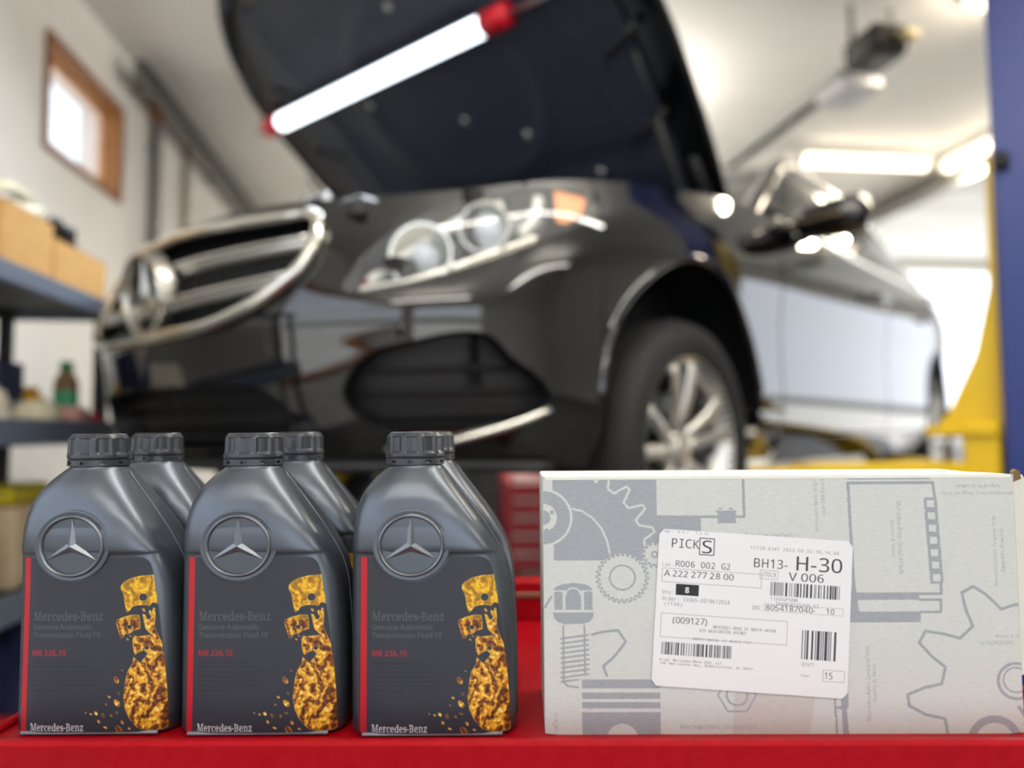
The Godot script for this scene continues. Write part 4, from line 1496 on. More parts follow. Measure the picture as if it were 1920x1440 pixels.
func headlight(t: Node3D, head: PackedVector2Array, mr: bool) -> void:
	var sg := 1.0 if not mr else -1.0
	var h := part("headlight", panel(2.45, 5.25, 0.56, 1.0, 60, 26, [], -0.055, head, mr), mat(rgb(70, 72, 74), 0.3, 0.7), t)
	# side wall between housing and lens
	var rows := [PackedVector3Array(skin_path(head, -0.055, mr)), PackedVector3Array(skin_path(head, -0.002, mr))]
	part("bezel", gridm(rows, true), mat(rgb(150, 148, 140), 0.25, 0.8), h)
	var n := skin_n(3.4, 0.75)
	for e in [[3.35, 0.735, 0.062, 0.03], [4.15, 0.83, 0.05, 0.035]]:
		var at := skin(e[0], e[1], -0.05) * Vector3(1, 1, sg)
		var rf := part("reflector", lathe([Vector2(0.012, 0.0), Vector2(e[2] * 0.6, 0.008), Vector2(e[2] * 0.9, 0.026), Vector2(e[2], 0.046), Vector2(e[2] * 1.08, 0.046), Vector2(e[2] * 1.08, 0.03)], 28, 50), M.chrome, h, at, Vector3(0, 0, -PI / 2))
		rf.rotation = Vector3(0, sg * 0.5, -PI / 2)
		var lens := mat(rgb(196, 206, 214), 0.05)
		lens.clearcoat_enabled = true
		part("projector_lens", lathe([Vector2(e[3] * 1.1, 0.012), Vector2(e[3], 0.026), Vector2(e[3] * 0.7, 0.036), Vector2(e[3] * 0.3, 0.042), Vector2(0, 0.043)], 24, 60), lens, rf)
	# running light strips
	for e in [[[2.75, 0.65, 2.95, 0.71, 3.3, 0.79, 3.8, 0.87, 4.3, 0.93]], [[4.45, 0.80, 4.62, 0.86, 4.72, 0.94]]]:
		part("light_guide", tube(skin_path(smooth_open(kvs(e[0])), -0.03, mr), 0.012, 8), mat(rgb(226, 226, 218), 0.25), h)
	part("lower_trim", tube(skin_path(smooth_open(kvs([2.68, 0.62, 3.15, 0.645, 3.67, 0.685, 4.3, 0.75, 4.6, 0.785])), -0.02, mr), 0.009, 8), M.chrome, h)
	var ind := mat(rgb(238, 132, 4), 0.5)
	ind.clearcoat_enabled = true
	part("indicator", panel(4.7, 5.15, 0.80, 1.0, 20, 16, [], -0.012, kvs([4.86, 0.965, 5.13, 0.935, 5.06, 0.875, 4.9, 0.835, 4.8, 0.84]), mr), ind, h)
	part("side_reflector", panel(2.55, 3.0, 0.6, 0.75, 16, 12, [], -0.025, kvs([2.66, 0.63, 2.85, 0.63, 2.83, 0.69, 2.76, 0.69]), mr), mat(rgb(150, 20, 24), 0.25), h)
	part("lens", panel(2.45, 5.25, 0.56, 1.0, 60, 26, [], 0.001, head, mr), pane(rgb(240, 245, 248), 0.07), h)

func smooth_open(p: PackedVector2Array, sub := 5) -> PackedVector2Array:
	var o := PackedVector2Array()
	var n := p.size()
	for i in n - 1:
		for j in sub: o.append(p[i].cubic_interpolate(p[i + 1], p[maxi(i - 1, 0)], p[mini(i + 2, n - 1)], float(j) / sub))
	o.append(p[n - 1])
	return o

func grille(t: Node3D, half: Array) -> void:
	var loop := PackedVector2Array()
	var h := kvs(half)
	for q in h: loop.append(q)
	var path := []
	var hs := smooth_open(h, 4)
	for q in hs: path.append(skin(q.x, q.y, 0.012))
	for i in range(hs.size() - 2, 0, -1):
		var w := skin(hs[i].x, hs[i].y, 0.012)
		w.z = -w.z
		path.append(w)
	var g := part("grille", tube(path, 0.0145, 12, true, 1.0, Vector3.RIGHT), M.chrome, t)
	tag(g, "chrome framed radiator grille with star emblem")
	var cut := kvs(half + [-0.5, 0.494, -0.5, 0.94])
	for mr in [false, true]:
		var rim := smooth_open(h, 4)
		part("grille_wall", gridm([PackedVector3Array(skin_path(rim, -0.047, mr)), PackedVector3Array(skin_path(rim, 0.004, mr))]), M.black, g)
		part("mesh_backing", panel(0.0, 2.35, 0.45, 0.98, 30, 20, [], -0.045, cut, mr), M.black, g)
	for v in [[0.768, 0.812, 2.2], [0.615, 0.672, 2.08]]:
		var p := []
		for i in 41:
			var k := absf(lerpf(-v[2], v[2], i / 40.0))
			var w := skin(k, lerpf(v[0], v[1], pow(k / v[2], 2.0)), 0.0)
			if i < 20: w.z = -w.z
			p.append(w)
		var bar := part("louvre", tube(p, 0.017, 10, false, 0.55, Vector3.RIGHT), M.silver, g)
		part("louvre_edge", tube(p.map(func(q): return q + Vector3(0.012, 0.006, 0)), 0.006, 8), M.chrome, bar)
	# fine vertical mesh bars behind the louvres
	for i in 31:
		var z := lerpf(-0.42, 0.42, i / 30.0)
		var k := absf(z) / 0.215
		var a := skin(k, 0.54 + 0.02 * absf(z), -0.03)
		var b := skin(k, 0.9, -0.03)
		a.z = z
		b.z = z
		part("mesh_bar", tube([a, b], 0.0035, 6), M.plastic, g)
	var c := skin(0.0, 0.672, 0.022)
	var em := part("emblem_ring", lathe([Vector2(0.084, -0.03), Vector2(0.084, 0.0), Vector2(0.089, 0.011), Vector2(0.096, 0.012), Vector2(0.101, 0.004), Vector2(0.101, -0.03)], 48, 50), mat(rgb(190, 188, 180), 0.26, 0.95), g, c, Vector3(0, 0, -PI / 2 - 0.12))
	part("emblem_back", lathe([Vector2(0.0, -0.022), Vector2(0.085, -0.022)], 40), mat(rgb(12, 13, 15), 0.2), em)
	part("star", star_mesh(0.09, 0.018, 0.016), mat(rgb(176, 174, 166), 0.3, 0.9), em, Vector3(0, -0.008, 0), Vector3(-PI / 2, 0, PI / 2))

func wheel(t: Node3D, at: Vector3, mr: bool, spin: float) -> void:
	# built with its axle along y, outer face up, then laid over
	var w := part("wheel", lathe([Vector2(0.222, -0.09), Vector2(0.232, -0.1), Vector2(0.245, -0.108), Vector2(0.285, -0.118), Vector2(0.312, -0.108), Vector2(0.325, -0.085), Vector2(0.328, -0.04), Vector2(0.329, 0.0), Vector2(0.328, 0.04), Vector2(0.325, 0.085), Vector2(0.312, 0.108), Vector2(0.285, 0.118), Vector2(0.245, 0.108), Vector2(0.232, 0.1), Vector2(0.222, 0.09)], 72, 50), M.rubber, t, at, Vector3(-PI / 2 if not mr else PI / 2, 0, 0))
	tag(w, "black tyre on a silver five double spoke alloy wheel")
	# tread grooves as thin darker rings, rim, spokes, hub, brake disc
	for y in [-0.055, -0.018, 0.018, 0.055]:
		part("tread_rib", lathe([Vector2(0.326, y - 0.014), Vector2(0.3318, y - 0.012), Vector2(0.3318, y + 0.012), Vector2(0.326, y + 0.014)], 64), M.rubber, w)
	part("rim", lathe([Vector2(0.205, -0.09), Vector2(0.19, -0.02), Vector2(0.2, 0.05), Vector2(0.212, 0.078), Vector2(0.222, 0.09), Vector2(0.232, 0.1), Vector2(0.236, 0.103), Vector2(0.234, 0.094)], 64, 40), M.silver, w)
	for i in 5:
		var a := TAU * i / 5 + spin
		var sp := []
		for s in [-1.0, 1.0]:
			var d := Vector3(cos(a), 0, sin(a))
			var e: Vector3 = Vector3(-sin(a), 0, cos(a)) * s
			sp.append([tube([d * 0.035 + e * 0.012 + Vector3(0, 0.05, 0), d * 0.08 + e * 0.018 + Vector3(0, 0.062, 0), d * 0.14 + e * 0.03 + Vector3(0, 0.078, 0), d * 0.2 + e * 0.046 + Vector3(0, 0.084, 0), d * 0.217 + e * 0.05 + Vector3(0, 0.084, 0)], 0.0185, 10, false, 0.7, Vector3.UP, [1.0, 1.05])])
		part("spoke", joined(sp), M.silver, w)
	part("hub", lathe([Vector2(0.06, 0.03), Vector2(0.058, 0.055), Vector2(0.05, 0.066), Vector2(0.036, 0.07), Vector2(0.034, 0.074), Vector2(0.0, 0.077)], 30, 45), M.silver, w)
	part("brake_disc", lathe([Vector2(0.06, 0.0), Vector2(0.15, 0.0), Vector2(0.155, -0.01), Vector2(0.15, -0.025), Vector2(0.06, -0.025)], 48), M.galv, w)
	part("caliper", boxm(Vector3(0.1, 0.06, 0.07), 0.015, false), mat(rgb(150, 150, 146), 0.4, 0.6), w, Vector3(-0.1 if not mr else 0.1, 0.005, 0.075).rotated(Vector3.UP, 0.5))

func mirror_(t: Node3D, sg: float) -> void:
	# ellipsoid housing flattened behind, with the glass set in
	var rows := []
	for i in 13:
		var f := i / 12.0
		var row := PackedVector3Array()
		var r := sqrt(maxf(1.0 - pow(2 * f - 1, 4), 0.0))
		for j in 20:
			var a := TAU * j / 20
			var ca := cos(a)
			row.append(Vector3((0.085 if ca > 0 else 0.03) * ca * r, 0.07 * sin(a) * r * (1.0 - 0.25 * f), -0.125 + 0.25 * f))
		rows.append(row)
	var m := part("wing_mirror", gridm(rows, true), M.paint, t, Vector3(-0.80, 0.955, -1.02 * sg), Vector3(0, -0.12 * sg, 0))
	part("mirror_glass", boxm(Vector3(0.004, 0.1, 0.2), 0.001, false), mat(rgb(190, 195, 200), 0.03, 1.0), m, Vector3(-0.03, 0, 0))
	part("mirror_foot", tube([Vector3(0, -0.04, 0.08 * sg), Vector3(-0.01, -0.06, 0.16 * sg)], 0.03, 10, false, 0.5), M.plastic, m)
	part("mirror_indicator", tube([Vector3(0.082, -0.01, -0.07), Vector3(0.087, -0.01, 0), Vector3(0.08, -0.01, 0.07)], 0.005, 8), mat(rgb(90, 70, 40), 0.3), m)

# ---------------------------------------------------------------- bonnet, hinged at the cowl and standing open
const HOOD_W := [[0.0, 0.755], [0.2, 0.785], [0.45, 0.81], [0.7, 0.825], [0.95, 0.82], [1.1, 0.77], [1.2, 0.715], [1.3, 0.62], [1.38, 0.48], [1.43, 0.30], [1.45, 0.0]]
func hood_pt(s: float, f: float, low: float) -> Vector3:
	# s from hinge to tip, f from -1 to 1 across; low is the distance below the skin
	var w := luts(HOOD_W, s)
	var y := f * w
	var crown := 0.035 * (1.0 - f * f) + 0.02 * sin(PI * clampf(s / 1.45, 0, 1))
	# edges turn down
	crown -= 0.03 * pow(absf(f), 10.0)
	return Vector3(s, crown - low, -y)

func hood(t: Node3D) -> void:
	var rows := []
	var under := []
	for i in 41:
		var s := 1.447 * (1.0 - pow(1.0 - i / 40.0, 1.3))
		var a := PackedVector3Array()
		var b := PackedVector3Array()
		for j in 41:
			var f := j / 20.0 - 1.0
			a.append(hood_pt(s, f, 0.0))
			b.append(hood_pt(s, f, 0.022))
		rows.append(a)
		under.append(b)
	var edge := []
	for i in 41: edge.append(hood_pt(1.447 * (1.0 - pow(1.0 - i / 40.0, 1.3)), 1.0, 0.012))
	for i in range(40, -1, -1): edge.append(hood_pt(1.447 * (1.0 - pow(1.0 - i / 40.0, 1.3)), -1.0, 0.012))
	var h := part("hood", gridm(rows), M.paint, t, Vector3(-0.66, 0.975, 0), Vector3(0, 0, deg_to_rad(37.5)))
	tag(h, "black bonnet standing open, dark lined underneath")
	part("inner_panel", gridm(under, false, true), M.paint, h)
	part("folded_edge", tube(edge, 0.014, 8), M.paint, h)
	# sound deadening mat: raised pad with stiffening swages
	var pad := []
	for i in 31:
		var s := lerpf(0.16, 1.26, i / 30.0)
		var row := PackedVector3Array()
		for j in 61:
			var f := lerpf(-0.86, 0.86, j / 60.0)
			var lo := 0.034
			var e := minf(minf(i, 30 - i) / 2.0, minf(j, 60 - j) / 3.0)
			lo = lerpf(0.018, lo, clampf(e, 0, 1))
			# swages: a ring and two long ribs
			var x := f * luts(HOOD_W, s)
			var d := Vector2(s - 0.72, x).length()
			lo += 0.012 * exp(-pow((d - 0.36) / 0.03, 2.0))
			lo += 0.012 * exp(-pow((absf(x) - 0.55) / 0.025, 2.0)) * smoothstep(0.2, 0.4, s)
			lo -= 0.01 * exp(-pow((s - 0.34) / 0.03, 2.0))
			row.append(hood_pt(s, f, lo + 0.012))
		pad.append(row)
	part("insulation_pad", gridm(pad, false, true), M.liner, h)
	for e in [[0.3, 0.5], [0.3, -0.5], [0.9, 0.62], [0.9, -0.62], [1.2, 0.3], [1.2, -0.3], [0.62, 0.0], [1.05, 0.0], [0.5, 0.25], [0.8, -0.4]]:
		var p := hood_pt(e[0], e[1], 0.05)
		part("clip", lathe([Vector2(0.0, -0.008), Vector2(0.012, -0.006), Vector2(0.016, 0.0)], 14), M.steel, h, p)
	for e in [[1.0, 0.86, 0.72], [0.72, 0.9, 0.74], [0.45, 0.88, 0.72]]:
		for s in [-1, 1]:
			part("edge_rib", tube([hood_pt(e[0], e[1] * s, 0.04), hood_pt(e[0] - 0.06, e[2] * s, 0.05)], 0.011, 8), M.plastic, h)
	part("latch_striker", tube([hood_pt(1.36, 0.05, 0.02), hood_pt(1.36, 0.05, 0.09), hood_pt(1.36, -0.05, 0.09), hood_pt(1.36, -0.05, 0.02)], 0.007, 8), M.steel, h)
	for s in [-1.0, 1.0]:
		part("hinge_arm", tube([Vector3(-0.72, 0.9, 0.72 * s), Vector3(-0.6, 0.98, 0.72 * s), Vector3(-0.42, 1.12, 0.73 * s)], 0.016, 8, false, 0.6), M.plastic, t)
		part("gas_strut", joined([[tube([Vector3(-0.45, 0.88, 0.71 * s), Vector3(-0.18, 1.16, 0.74 * s)], 0.011, 10)], [tube([Vector3(-0.18, 1.16, 0.74 * s), Vector3(-0.05, 1.30, 0.75 * s)], 0.006, 8)]]), M.black, t)

# ---------------------------------------------------------------- cabin
func rail_pt(u: float) -> Vector3:
	# roof rail on the left side, u from the foot of the windscreen to the boot
	var xs := [-0.70, -1.05, -1.42, -1.95, -2.55, -3.0, -3.5]
	var ys := [0.765, 0.70, 0.635, 0.60, 0.60, 0.63, 0.70]
	var zs := [0.965, 1.19, 1.385, 1.43, 1.40, 1.29, 1.045]
	return Vector3(spl(xs, u), spl(zs, u), -spl(ys, u))

func greenhouse(t: Node3D) -> void:
	var glass := pane(rgb(18, 22, 26), 0.55)
	var dark := pane(rgb(12, 14, 16), 0.72)
	var across := func(u0: float, u1: float, n: int, bulge: float, fwd: float) -> ArrayMesh:
		var rows := []
		for i in n + 1:
			var u := lerpf(u0, u1, float(i) / n)
			var p := rail_pt(u)
			var row := PackedVector3Array()
			for j in 25:
				var f := j / 12.0 - 1.0
				row.append(Vector3(p.x + fwd * (1 - f * f), p.y + bulge * (1 - f * f), p.z * f))
			rows.append(row)
		return gridm(rows)
	part("windshield", across.call(0.03, 1.95, 16, 0.035, 0.12), glass, t)
	part("roof", across.call(1.97, 4.6, 20, 0.05, 0.02), M.paint, t)
	part("rear_window", across.call(4.62, 5.8, 12, 0.04, -0.1), dark, t)
	var cowl := []
	for e in [[0.0, 0.0], [-0.06, 0.0], [-0.1, -0.04]]:
		var row := PackedVector3Array()
		for j in 25:
			var f := j / 12.0 - 1.0
			row.append(Vector3(-0.7 + 0.12 * (1 - f * f) - e[0], 0.965 + 0.01 + e[1], -0.765 * f))
		cowl.append(row)
	part("cowl", gridm(cowl), M.plastic, t)
	var deck := []
	for i in 9:
		var f := i / 8.0
		var row := PackedVector3Array()
		for j in 17:
			var g := j / 8.0 - 1.0
			var k := lerpf(11.0, 13.99, f)
			var w := skin(k, 1.0)
			row.append(Vector3(lerpf(-3.42, w.x, 1.0) if i > 0 else -3.4, 1.02 + 0.03 * (1 - g * g) - 0.015 * f, w.z * g))
		deck.append(row)
	part("boot_lid", gridm(deck), M.paint, t)
	for sg in [1.0, -1.0]:
		var m3 := Vector3(1, 1, sg)
		# side glass from the waist line up to the rail
		var pieces := [[0.55, 2.72, "side_window"], [2.8, 4.2, "side_window"], [4.25, 4.9, "side_window"]]
		for e in pieces:
			var rows := []
			for i in 15:
				var u := lerpf(e[0], e[1], i / 14.0)
				var a := rail_pt(u)
				var kv := find_kv(a.x, 0.9)
				var b := skin(kv.x, 1.0)
				var row := PackedVector3Array()
				for j in 7:
					var f := j / 6.0
					row.append((b.lerp(a, f) + Vector3(0, 0, -0.02 * sin(PI * f))) * m3)
				rows.append(row)
			part("side_window", gridm(rows, false, sg < 0), dark, t)
		var rail := []
		for i in 49: rail.append(rail_pt(6.0 * i / 48.0) * m3)
		part("roof_rail", tube(rail, 0.035, 10, false, 0.8), M.paint, t)
		var waist := []
		for i in 25:
			var k := lerpf(7.2, 11.0, i / 24.0)
			waist.append((skin(k, 1.0) + Vector3(0, 0.004, 0.004)) * m3)
		part("waist_trim", tube(waist, 0.011, 8), M.chrome, t)
		for u in [2.76, 4.22]:
			var a := rail_pt(u)
			var b := skin(find_kv(a.x, 0.9).x, 1.0)
			part("pillar", tube([(b + Vector3(0, 0, 0.01)) * m3, (a + Vector3(0, 0, 0.005)) * m3], 0.03, 8, false, 0.6, Vector3.BACK), M.black, t)
	# seats and dashboard seen dimly through the glass
	for z in [-0.37, 0.37]:
		part("seat", boxes([[Vector3(0.5, 0.15, 0.5), Vector3(-1.7, 0.62, z)], [Vector3(0.14, 0.62, 0.48), Vector3(-1.98, 0.92, z), Basis(Vector3.BACK, 0.25)], [Vector3(0.1, 0.18, 0.26), Vector3(-2.08, 1.28, z)]], 0.05), M.black, t)
	part("dashboard", boxm(Vector3(0.5, 0.3, 1.4), 0.08), M.black, t, Vector3(-0.98, 0.66, 0))
	part("cabin_floor", boxm(Vector3(3.0, 0.02, 1.5), 0.0), M.under, t, Vector3(-2.1, 0.32, 0))

# ---------------------------------------------------------------- lamp hooked across the open bonnet
func hood_lamp() -> void:
	var base := Transform3D(Basis(Vector3.UP, car_turn), CAR_AT) * Transform3D(Basis(Vector3.BACK, deg_to_rad(37.5)), Vector3(-0.66, 0.975, 0))
	var t := thing("work_light", "bright white tube work light with red ends hooked across the open bonnet", "work light")
	t.transform = base * Transform3D(Basis(), Vector3(0.90, -0.05, 0))
	# local axes: x towards the bonnet's tip, y away from its underside, z to the car's right
	var white := rgb(236, 246, 255)
	var z0 := -0.35
	var z1 := 0.70
	part("tube", tube([Vector3(0, -0.03, z0), Vector3(0, -0.03, z1)], 0.031, 16), glow(white, 4.0), t)
	part("back_shell", tube([Vector3(0, -0.012, z0), Vector3(0, -0.012, z1)], 0.034, 12, false, 1.0, Vector3.UP), mat(rgb(60, 70, 80), 0.4), t)
	for e in [[z0, -1.0], [z1, 1.0]]:
		part("end_cap", joined([[tube([Vector3(0, -0.03, e[0] - 0.005 * e[1]), Vector3(0, -0.03, e[0] + 0.05 * e[1]), Vector3(0, -0.03, e[0] + 0.085 * e[1])], 0.036, 14, false, 1.0, Vector3.UP)]]), mat(rgb(206, 14, 40), 0.4), t)
		part("hook", tube([Vector3(0, -0.03, e[0] + 0.08 * e[1]), Vector3(0.0, -0.03, (0.86 if e[1] > 0 else -0.87)), Vector3(0, 0.0, e[1] * 0.885), Vector3(0, 0.05, e[1] * 0.885), Vector3(0, 0.066, e[1] * 0.86)], 0.009, 10), M.steel, t)
	var l := AreaLight3D.new()
	l.name = "light"
	l.area_size = Vector2(0.05, z1 - z0)
	l.light_color = white
	l.light_energy = 1.6
	l.shadow_enabled = true
	l.area_range = 20.0
	t.add_child(l)
	l.position = Vector3(0, -0.066, (z0 + z1) / 2)
	l.rotation.x = -PI / 2
# ---------------------------------------------------------------- two-post lift
func lift_post(label: String, sg: float) -> void:
	var t := thing("lift_post", label, "car lift", Transform3D(Basis(Vector3.UP, car_turn), Vector3(CAR_AT.x, 0, CAR_AT.z)) * Vector3(-1.2, 0, -1.57 * sg), car_turn + (0.0 if sg > 0 else PI))
	# local: x along the car, z away from it (the channel opens towards the car)
	part("column", boxes([[Vector3(0.30, 3.05, 0.014), Vector3(0, 1.545, -0.14)], [Vector3(0.014, 3.05, 0.28), Vector3(-0.15, 1.545, 0)], [Vector3(0.014, 3.05, 0.28), Vector3(0.15, 1.545, 0)], [Vector3(0.06, 3.05, 0.014), Vector3(-0.125, 1.545, 0.14)], [Vector3(0.06, 3.05, 0.014), Vector3(0.125, 1.545, 0.14)]], 0.004), M.blue, t)
	var bp := part("base_plate", boxm(Vector3(0.5, 0.02, 0.46), 0.004), M.blue, t)
	for x in [-0.2, 0.2]:
		for z in [-0.18, 0.18]: part("anchor_bolt", lathe([Vector2(0.016, 0), Vector2(0.016, 0.018), Vector2(0.01, 0.018), Vector2(0.01, 0.05), Vector2(0, 0.05)], 6), M.galv, bp, Vector3(x, 0.02, z))
	var y := 1.04
	# carriage: slide in the channel, side plates that flare out below, arm yoke
	var c := part("carriage", boxes([[Vector3(0.17, 1.0, 0.2), Vector3(0, 0.5, 0.06)], [Vector3(0.3, 0.26, 0.1), Vector3(0, 0.0, 0.21)], [Vector3(0.34, 0.03, 0.2), Vector3(0, 0.1, 0.26)], [Vector3(0.34, 0.03, 0.2), Vector3(0, -0.09, 0.26)]], 0.006), M.yellow, t, Vector3(0, y, 0))
	for x in [-0.1, 0.1]:
		part("gusset", prism(PackedVector2Array([Vector2(0.1, 0.08), Vector2(0.36, 0.08), Vector2(0.3, 0.16), Vector2(0.22, 0.34), Vector2(0.175, 0.55), Vector2(0.17, 0.95), Vector2(0.1, 0.95)]), 0.014), M.yellow, c, Vector3(x, 0, 0), Vector3(0, -PI / 2, 0))
	part("rubber_bumper", boxm(Vector3(0.05, 0.05, 0.04), 0.008), M.rubber, c, Vector3(0.17, 0.9, 0.12))
	# arms to the sill pads
	for e in [[0.8, 0.02], [-1.05, 0.04]]:
		var from := Vector3(0.13 * signf(e[0]), y - 0.02 - e[1], 0.28)
		var to := Vector3(e[0], y - 0.02 - e[1], 0.84)
		var d := to - from
		var b := Basis(Vector3.UP, atan2(-d.z, d.x))
		var arm := part("arm", boxes([[Vector3(d.length() * 0.62, 0.085, 0.1), Vector3(d.length() * 0.31, 0, 0)], [Vector3(d.length() * 0.5, 0.065, 0.075), Vector3(d.length() * 0.75, 0, 0)]], 0.008), M.yellow, t, from)
		arm.basis = b
		part("pivot_pin", lathe([Vector2(0.0, -0.09), Vector2(0.034, -0.09), Vector2(0.034, 0.09), Vector2(0.0, 0.09)], 20), M.steel, arm)
		part("pad", lathe([Vector2(0.0, 0.03), Vector2(0.03, 0.03), Vector2(0.03, 0.042 + e[1]), Vector2(0.06, 0.046 + e[1]), Vector2(0.06, 0.061 + e[1]), Vector2(0, 0.061 + e[1])], 24), M.rubber, arm, Vector3(d.length(), 0, 0))

func lift() -> void:
	lift_post("blue steel lift post with yellow carriage and arms at the right edge", 1.0)
	lift_post("blue steel lift post with yellow carriage hidden behind the car's bonnet", -1.0)

# ---------------------------------------------------------------- steel shelving along the left wall
func shelf_corner() -> void:
	var zc := -1.75
	var len := 1.45
	var t := thing("shelf_rack", "dark grey steel shelving rack along the left wall, loaded with parts", "shelf", rw(-1.118, 0, zc), ROOM_TURN)
	var dep := 0.336
	for y in [0.28, 0.75, 1.165, 1.53]:
		var s := part("shelf", boxm(Vector3(dep - 0.02, 0.014, len - 0.02), 0.002), mat(rgb(52, 55, 60), 0.6), t, Vector3(0, y - 0.004, 0))
		var bh := 0.05 if y > 1.3 else 0.066
		for x in [-dep / 2, dep / 2]: part("long_beam", boxm(Vector3(0.02, bh, len), 0.003), M.rack, s, Vector3(x, 0.024 - bh, 0))
		for z in [-len / 2, len / 2]: part("end_beam", boxm(Vector3(dep, bh, 0.02), 0.003), M.rack, s, Vector3(0, 0.024 - bh, z))
	for x in [-dep / 2 + 0.03, dep / 2 - 0.03]:
		for z in [-len / 2 + 0.02, len / 2 - 0.02]:
			part("upright", boxes([[Vector3(0.038, 1.54, 0.004), Vector3(0.0, 0.77, 0)], [Vector3(0.004, 1.54, 0.038), Vector3(-0.017, 0.77, 0)]], 0.001), mat(rgb(34, 36, 40), 0.5), t, Vector3(x, 0, z))

	var at := func(x: float, y: float, z: float) -> Vector3: return rw(x, y, z)
	var flat := Vector3(0, ROOM_TURN, 0)
	var top := 1.541
	var mid := 1.176
	# top shelf
	card("tall brown cardboard box with closed flaps on the top shelf", at.call(-1.12, top, -1.99), Vector3(0.29, 0.165, 0.25))
	card("long low brown cardboard box at the far end of the top shelf", at.call(-1.12, top, -2.29), Vector3(0.29, 0.135, 0.33))
	var tr := thing("trim_strip", "curved glossy cream trim strips lying on the cardboard box below the window", "trim", at.call(-1.05, top + 0.168, -2.06), ROOM_TURN)
	part("strip", tube([Vector3(-0.02, 0.045, 0.1), Vector3(0.0, 0.075, 0.04), Vector3(0.0, 0.08, -0.03), Vector3(0.0, 0.055, -0.1)], 0.016, 10, false, 1.0), mat(rgb(228, 224, 196), 0.2), tr)
	part("strip", tube([Vector3(0.03, 0.016, 0.06), Vector3(0.04, 0.022, -0.01), Vector3(0.02, 0.045, -0.09), Vector3(0.0, 0.065, -0.15)], 0.017, 10, false, 1.0), mat(rgb(236, 234, 214), 0.15), tr)
	part("dark_backing", tube([Vector3(0.0, 0.016, 0.05), Vector3(-0.01, 0.045, -0.02), Vector3(-0.01, 0.05, -0.09)], 0.016, 10), M.plastic, tr)
	var pu := thing("pulley", "black ribbed pulley lying on the low cardboard box", "pulley", at.call(-1.03, top + 0.1385, -2.24), ROOM_TURN)
	part("wheel", lathe([Vector2(0.0, 0.0), Vector2(0.05, 0.0), Vector2(0.055, 0.012), Vector2(0.048, 0.02), Vector2(0.055, 0.028), Vector2(0.048, 0.036), Vector2(0.055, 0.044), Vector2(0.05, 0.056), Vector2(0.02, 0.056), Vector2(0.02, 0.075), Vector2(0.0, 0.075)], 28, 30), mat(rgb(26, 25, 24), 0.4), pu)
	part("hub", lathe([Vector2(0.014, 0.074), Vector2(0.014, 0.084), Vector2(0.0, 0.084)], 16), M.galv, pu)
	bottle("small spray can with grey blue label on the top shelf beside the tall box", at.call(-1.03, top, -1.81), 0.03, 0.15, rgb(150, 164, 186), rgb(196, 200, 206))
	solo("parts_packet", boxm(Vector3(0.1, 0.045, 0.06), 0.006), mat(rgb(150, 26, 44), 0.5), "small red packet at the front of the top shelf", "packet", at.call(-1.02, top, -1.74), flat)

	# shelf at eye height
	bag("cream cotton rag bundle on the middle shelf, nearest the front edge", at.call(-1.08, mid, -1.95), Vector3(0.17, 0.11, 0.19), rgb(232, 222, 206), 3)
	bag("white plastic bag of parts lying on the middle shelf", at.call(-1.03, mid, -2.17), Vector3(0.12, 0.06, 0.16), rgb(228, 220, 192), 5)
	card("navy blue parts box standing on the middle shelf behind the plastic bag", at.call(-1.19, mid, -2.24), Vector3(0.12, 0.17, 0.13), rgb(44, 52, 86))
	bottle("squat yellow grease tub on the middle shelf", at.call(-1.15, mid, -2.37), 0.05, 0.11, rgb(226, 166, 24), rgb(214, 150, 20))
	bottle("brown bottle with a green cap on the middle shelf", at.call(-1.06, mid, -2.405), 0.034, 0.19, rgb(128, 98, 60), rgb(28, 150, 84))
	solo("pink_packet", boxm(Vector3(0.06, 0.05, 0.07), 0.008), mat(rgb(232, 178, 168), 0.5), "pale pink packet at the far end of the middle shelf", "packet", at.call(-0.995, mid, -2.30), flat)
	solo("red_packet", boxm(Vector3(0.04, 0.036, 0.04), 0.008), mat(rgb(206, 70, 66), 0.5), "small red packet at the far corner of the middle shelf", "packet", at.call(-0.985, mid, -2.42), flat)
	solo("white_pot", lathe([Vector2(0, 0), Vector2(0.02, 0.0), Vector2(0.026, 0.02), Vector2(0.02, 0.045), Vector2(0.0, 0.05)], 18), mat(rgb(236, 228, 222), 0.4), "small white pot between pink and red packets on the middle shelf", "pot", at.call(-1.0, mid, -2.365))

	# lower shelves, seen beside the leftmost bottle
	var low := 0.761
	bottle("white bottle with a blue label on the lower shelf", at.call(-1.03, low, -1.9), 0.045, 0.2, rgb(214, 212, 206), rgb(44, 70, 150))
	card("cream carton carrying the yellow case on the lower shelf", at.call(-1.12, low, -2.14), Vector3(0.24, 0.2, 0.24), rgb(214, 192, 156))
	solo("yellow_case", boxm(Vector3(0.2, 0.05, 0.2), 0.01), mat(rgb(206, 188, 30), 0.5), "flat yellow plastic case on top of a carton on the lower shelf", "case", at.call(-1.12, low + 0.2055, -2.14), flat)
	bag("crumpled cream cloth on the lower shelf", at.call(-1.07, low, -1.76), Vector3(0.13, 0.1, 0.11), rgb(226, 204, 168), 8)
	card("red carton standing on the bottom shelf", at.call(-1.1, 0.291, -1.88), Vector3(0.24, 0.17, 0.24), rgb(206, 30, 26))
	bottle("white funnel bottle standing on the red carton of the bottom shelf", at.call(-1.05, 0.466, -1.88), 0.05, 0.15, rgb(206, 206, 204), rgb(180, 182, 186))
	bag("navy work cloth folded at the back of the bottom shelf", at.call(-1.12, 0.291, -2.2), Vector3(0.24, 0.34, 0.24), rgb(30, 36, 74), 9)
	bag("cream sack lying on the floor under the shelving", at.call(-1.1, 0.0, -1.75), Vector3(0.3, 0.19, 0.3), rgb(226, 214, 150), 10)

